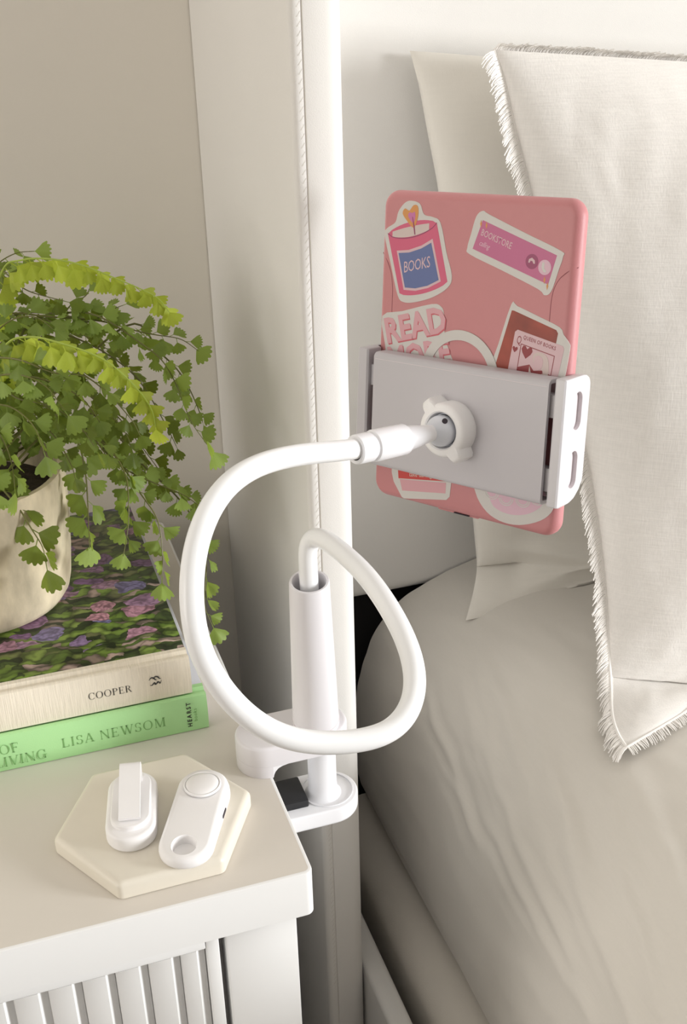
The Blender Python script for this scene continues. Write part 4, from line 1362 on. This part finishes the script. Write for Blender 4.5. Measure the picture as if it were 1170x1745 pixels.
# cake sticker
st = sticker('sticker', closed_smooth([(7.2, -60), (8.6, -74), (17.0, -83.6), (28.8, -87.2), (42, -85.6), (55.0, -79.0), (60.2, -70), (58, -56), (32, -50)]), label='iced cake sticker')
art('cake_side', closed_smooth([(15.0, -66), (18.6, -75.6), (23.0, -80.2), (33.4, -81.6), (44.6, -78.6), (52.6, -72.0), (53, -64), (32, -60)]), 's_icing', st, 1)
for cx, cy in ((19.6, -69.0), (29.2, -70.6), (40.2, -69.2), (49.2, -66.0)):
    for rr in (5.0, 3.8):
        a = [(cx + rr * math.cos(math.radians(t)), cy - 2 + rr * 0.95 * math.sin(math.radians(t))) for t in range(190, 361, 17)]
        b = [(cx + (rr - 0.6) * math.cos(math.radians(t)), cy - 2 + (rr - 0.6) * 0.95 * math.sin(math.radians(t))) for t in range(360, 189, -17)]
        art('icing_swag', a + b, 's_white', st, 2)

# ------------------------------------------------------------------ potted fern
fern = tag(empty('potted_fern', (-0.024, 0.752, 0.6553)), 'green maidenhair fern in a weathered cream pot on the books', 'potted plant')
PC = Vector((-0.024, 0.752, 0.6553))
rimh = 0.096
pp = [(0.0, 0.0), (0.050, 0.0), (0.0545, 0.0020), (0.0575, 0.0065), (0.0600, 0.016), (0.0625, 0.035), (0.0645, 0.060), (0.0655, 0.085), (0.0655, rimh - 0.002), (0.0645, rimh), (0.0610, rimh), (0.0600, rimh - 0.002), (0.0590, 0.070), (0.0, 0.070)]
bm = lathe(pp, PC, PC + Vector((0, 0, 1)), 64)
for v in bm.verts:
    r = Vector((v.co.x - PC.x, v.co.y - PC.y, 0))
    if r.length > 0.03:
        v.co += r.normalized() * 0.0008 * mnoise.noise(v.co * 45)
emit('pot', bm, M['clay'], fern, angle=50)
bm = lathe([(0.0, 0.083), (0.02, 0.084), (0.04, 0.082), (0.0595, 0.078)], PC, PC + Vector((0, 0, 1)), 40)
emit('soil', bm, M['soil'], fern)

FRONDS = [
    ('lime', 15, [(-53, 7992, 8010), (198, 7815, 8718), (332, 7713, 8828), (498, 7559, 8859), (681, 7429, 8834), (851, 7284, 8773), (1005, 7198, 8703), (1103, 7137, 8645), (1154, 7078, 8565)]),
    ('lime', 14, [(-39, 7517, 8008), (137, 7013, 8496), (289, 6890, 8576), (447, 6719, 8569), (602, 6640, 8513), (710, 6572, 8449), (821, 6474, 8330), (892, 6441, 8197), (904, 6435, 8083)]),
    ('mid', 13, [(-79, 8355, 8238), (38, 8226, 8511), (181, 8264, 8669), (328, 8258, 8747), (456, 8224, 8758)]),
    ('dark', 12, [(-1, 8126, 8296), (172, 8046, 8695), (271, 7886, 8673), (360, 7818, 8598), (572, 7717, 8534)]),
    ('mid', 13, [(-27, 8059, 8153), (163, 8013, 8403), (480, 7902, 8385), (798, 7784, 8352), (1016, 7680, 8286), (1142, 7625, 8258), (1308, 7658, 8198), (1409, 7587, 8123)]),
    ('mid', 14, [(152, 8177, 8262), (539, 7892, 8401), (768, 7710, 8417), (1019, 7539, 8242), (1146, 7434, 8120), (1215, 7310, 7926), (1250, 7217, 7771), (1337, 7107, 7614)]),
    ('mid', 13, [(22, 7668, 8109), (250, 7234, 8091), (434, 6994, 7968), (563, 6914, 7895), (634, 6834, 7785)]),
    ('dark', 13, [(175, 7917, 8004), (472, 7718, 8030), (684, 7566, 7869), (832, 7422, 7684), (858, 7348, 7559)]),
    ('dark', 17, [(-127, 7597, 7659), (-21, 7105, 7569), (69, 6959, 7458), (124, 6878, 7337), (170, 6812, 7239), (175, 6763, 7149)]),
    ('mid', 18, [(288, 7766, 7786), (496, 7427, 7713), (523, 7215, 7550), (508, 7122, 7364), (486, 7046, 7205), (470, 6984, 7078)]),
    ('mid', 15, [(427, 7682, 7710), (696, 7421, 7599), (782, 7260, 7458), (774, 7132, 7321), (739, 7052, 7146), (679, 6983, 6980)]),
    ('mid', 15, [(515, 7848, 7634), (736, 7485, 7523), (859, 7274, 7307), (946, 7105, 7149), (941, 7004, 6954), (914, 6935, 6806)]),
    ('mid', 13, [(437, 7874, 7636), (773, 7528, 7402), (980, 7401, 7288), (1159, 7304, 7211), (1278, 7219, 7120)]),
    ('mid', 14, [(621, 8049, 7632), (947, 7666, 7324), (1133, 7402, 7158), (1228, 7227, 6994), (1242, 7070, 6816), (1209, 6985, 6635), (1183, 6927, 6508), (1212, 6858, 6395)]),
    ('dark', 13, [(89, 8222, 8086), (388, 8200, 8226), (721, 8041, 8125), (996, 7844, 7916), (1138, 7642, 7618), (1189, 7548, 7469)]),
    ('dark', 13, [(112, 7975, 8078), (417, 7793, 8138), (682, 7531, 8023), (866, 7359, 7809), (918, 7278, 7685)]),
    ('mid', 13, [(16, 7553, 8109), (232, 7300, 8205), (459, 7090, 8167), (580, 6998, 8065), (632, 6930, 7966)]),
    ('mid', 14, [(-61, 7362, 8146), (86, 6949, 8343), (216, 6806, 8373), (336, 6734, 8308), (412, 6644, 8182)]),
    ('dark', 13, [(-15, 7670, 7866), (201, 7402, 7933), (352, 7182, 7831), (429, 7069, 7661), (442, 7020, 7576)]),
    ('mid', 14, [(-85, 7300, 8013), (58, 6876, 8186), (150, 6731, 8189), (230, 6607, 8113), (256, 6533, 7989)]),
    ('mid', 15, [(-132, 7281, 7948), (-25, 6854, 8094), (40, 6686, 8037), (67, 6612, 7912), (61, 6549, 7789)]),
    ('mid', 14, [(-126, 7817, 8079), (59, 7664, 8346), (221, 7571, 8491), (367, 7532, 8504), (461, 7465, 8434)]),
    ('dark', 13, [(-16, 8379, 7875), (270, 8605, 8032), (618, 8632, 8070), (920, 8449, 7906), (1079, 8195, 7741)]),
    ('dark', 13, [(160, 8439, 7648), (506, 8464, 7682), (815, 8299, 7557), (1002, 7997, 7318), (1097, 7884, 7161)]),
    ('mid', 13, [(302, 8025, 8288), (511, 7873, 8348), (620, 7842, 8466), (718, 7786, 8530), (752, 7798, 8575)]),
    ('mid', 12, [(454, 7975, 8284), (717, 7805, 8343), (856, 7745, 8425), (949, 7681, 8472)]),
    ('mid', 14, [(-174, 7065, 7959), (-113, 6720, 8010), (-68, 6544, 7926), (-52, 6475, 7803)]),
    ('dark', 13, [(289, 8119, 7565), (601, 8073, 7443), (815, 7922, 7285), (963, 7833, 7205), (1063, 7739, 7088)]),
    ('mid', 13, [(910, 7824, 8273), (1149, 7669, 8123), (1275, 7552, 7976), (1338, 7437, 7795), (1357, 7374, 7687)]),
    ('dark', 13, [(9, 7140, 8213), (166, 6956, 8180), (324, 6788, 8180), (473, 6689, 8082), (550, 6597, 7954)]),
    ('mid', 14, [(-36, 7223, 8343), (103, 6993, 8437), (230, 6843, 8450), (383, 6759, 8384), (544, 6698, 8365), (661, 6618, 8284)]),
]

def leaflet_mesh(seed, m):
    """fan-shaped leaflet on a short stalk: wedge base, scalloped outer edge, gently cupped; unit length along +Y"""
    rg = random.Random(seed)
    st_ = 0.28
    lobes = rg.choice((5, 6, 7))
    half_a = math.radians(rg.uniform(42, 60))
    rim = []
    n = lobes * 3
    for i in range(n + 1):
        f = i / n
        a = -half_a + 2 * half_a * f
        ph = (f * lobes) % 1.0
        r = 0.80 * (0.80 + 0.20 * math.cos(a) ** 1.0) * (1 - (0.13 if abs(ph) < 0.05 or ph > 0.95 else 0.0))
        if i in (0, n):
            r *= 0.86
        rim.append((r * math.sin(a) * 1.02, st_ + r * math.cos(a)))
    bm = bmesh.new()
    fold, cup = rg.uniform(0.10, 0.28), rg.uniform(0.10, 0.25)
    def z(x, y):
        return -abs(x) * fold - cup * (y - st_) ** 2 + 0.03 * math.sin(9 * x + seed)
    base = bm.verts.new((0, st_, 0))
    mids = [bm.verts.new((x * 0.55, st_ + (y - st_) * 0.55, z(x * 0.55, st_ + (y - st_) * 0.55))) for x, y in rim]
    outs = [bm.verts.new((x, y, z(x, y))) for x, y in rim]
    for i in range(n):
        bm.faces.new((base, mids[i + 1], mids[i]))
        bm.faces.new((mids[i], mids[i + 1], outs[i + 1], outs[i]))
    a = [bm.verts.new((x, y, 0)) for x, y in ((-0.022, 0), (0.022, 0), (0.018, st_ + 0.05), (-0.018, st_ + 0.05))]
    bm.faces.new(a)
    me = bpy.data.meshes.new('leaflet')
    bm.normal_update()
    bm.to_mesh(me)
    bm.free()
    me.materials.append(m)
    me.shade_smooth()
    return me

LEAF = {k: [leaflet_mesh(i + 10 * j, M['lf_' + k]) for i in range(5)] for j, k in enumerate(('dark', 'mid', 'lime'))}
FO = origin(fern)
spots = []
rg = random.Random(21)
CAMDIR = Vector((-0.25, -0.75, 0.6)).normalized()      # leaflets turn their faces to the bright side of the room
for fi, (kind, size, raw) in enumerate(FRONDS):
    pts = [Vector((-0.026 + 0.02 * math.cos(fi * 2.4), 0.750 + 0.02 * math.sin(fi * 2.4), 0.737))] + [Vector(p) / 10000 for p in raw]
    cur = smooth_path(catmull(pts, 8), 3)
    n = len(cur)
    fr = emit('frond', tube(cur, [0.0009 * (1 - 0.75 * i / n) for i in range(n)], 6), M['stemlime' if kind == 'lime' else 'stem'], fern)
    ln = [0.0]
    for a, b in zip(cur, cur[1:]):
        ln.append(ln[-1] + (b - a).length)
    total = ln[-1]
    sz = size / 1000.0 * (0.96 if kind == 'lime' else 0.90)
    step = sz * (0.34 if kind == 'lime' else 0.50)
    d = max(total * 0.26, 0.045)
    k = 0
    while d <= total + 1e-6:
        i = min(max(j for j in range(n) if ln[j] <= d), n - 2)
        f = (d - ln[i]) / max(1e-9, ln[i + 1] - ln[i])
        p = cur[i].lerp(cur[i + 1], min(1, f))
        t = (cur[i + 1] - cur[i]).normalized()
        last = d + step > total
        sgn = 1 if k % 2 else -1
        wild = 0.45 if kind == 'lime' else 0.95
        face = (CAMDIR + Vector((rg.uniform(-wild, wild), rg.uniform(-wild, wild), rg.uniform(-wild, wild)))).normalized()
        sidev = face.cross(t)
        sidev = sidev.normalized() * sgn if sidev.length > 1e-3 else Vector((1, 0, 0))
        droop = 0.75 if kind == 'lime' else 0.45
        out = (t if last else (sidev * (0.35 if kind == 'lime' else 0.85) + t * 0.55 + Vector((0, 0, -droop)))).normalized()
        nrm_ = (face - out * face.dot(out))
        if nrm_.length < 1e-3:
            nrm_ = out.orthogonal()
        nrm_.normalize()
        xax = out.cross(nrm_)
        tip = d / total
        s = sz * rg.uniform(0.80, 1.12) * (1.05 if not last else 1.15) * (1.0 if tip < 0.75 or kind != 'lime' else 0.85)
        mm = Matrix.Identity(4)
        for c, v in enumerate((xax, out, nrm_)):
            for r in range(3):
                mm[r][c] = v[r] * s
        mm.translation = p - FO
        spots.append((s if fi < 18 or fi > 23 else s * 0.5, fr, kind, rg.randrange(5), mm))
        d += step * rg.uniform(0.85, 1.2)
        k += 1
        if not last and d > total:
            d = total
spots.sort(key=lambda q: -q[0])
for s, fr, kind, var, mm in spots[:300]:
    o = bpy.data.objects.new('leaflet', LEAF[kind][var])
    col.objects.link(o)
    o.parent = fr
    o.matrix_basis = mm
rest = spots[300:]
if rest:                       # the smaller, half-hidden leaflets behind the 300 largest
    order = ('dark', 'mid', 'lime')
    bm = bmesh.new()
    for s, fr, kd, var, mm in rest:
        me = LEAF[kd][var].copy()
        me.transform(mm)
        me.polygons.foreach_set('material_index', [order.index(kd)] * len(me.polygons))
        bm.from_mesh(me)
        bpy.data.meshes.remove(me)
    me = bpy.data.meshes.new('foliage')
    bm.to_mesh(me)
    bm.free()
    for k in order:
        me.materials.append(M['lf_' + k])
    link('foliage', me, None, fern, angle=180, kind='stuff')
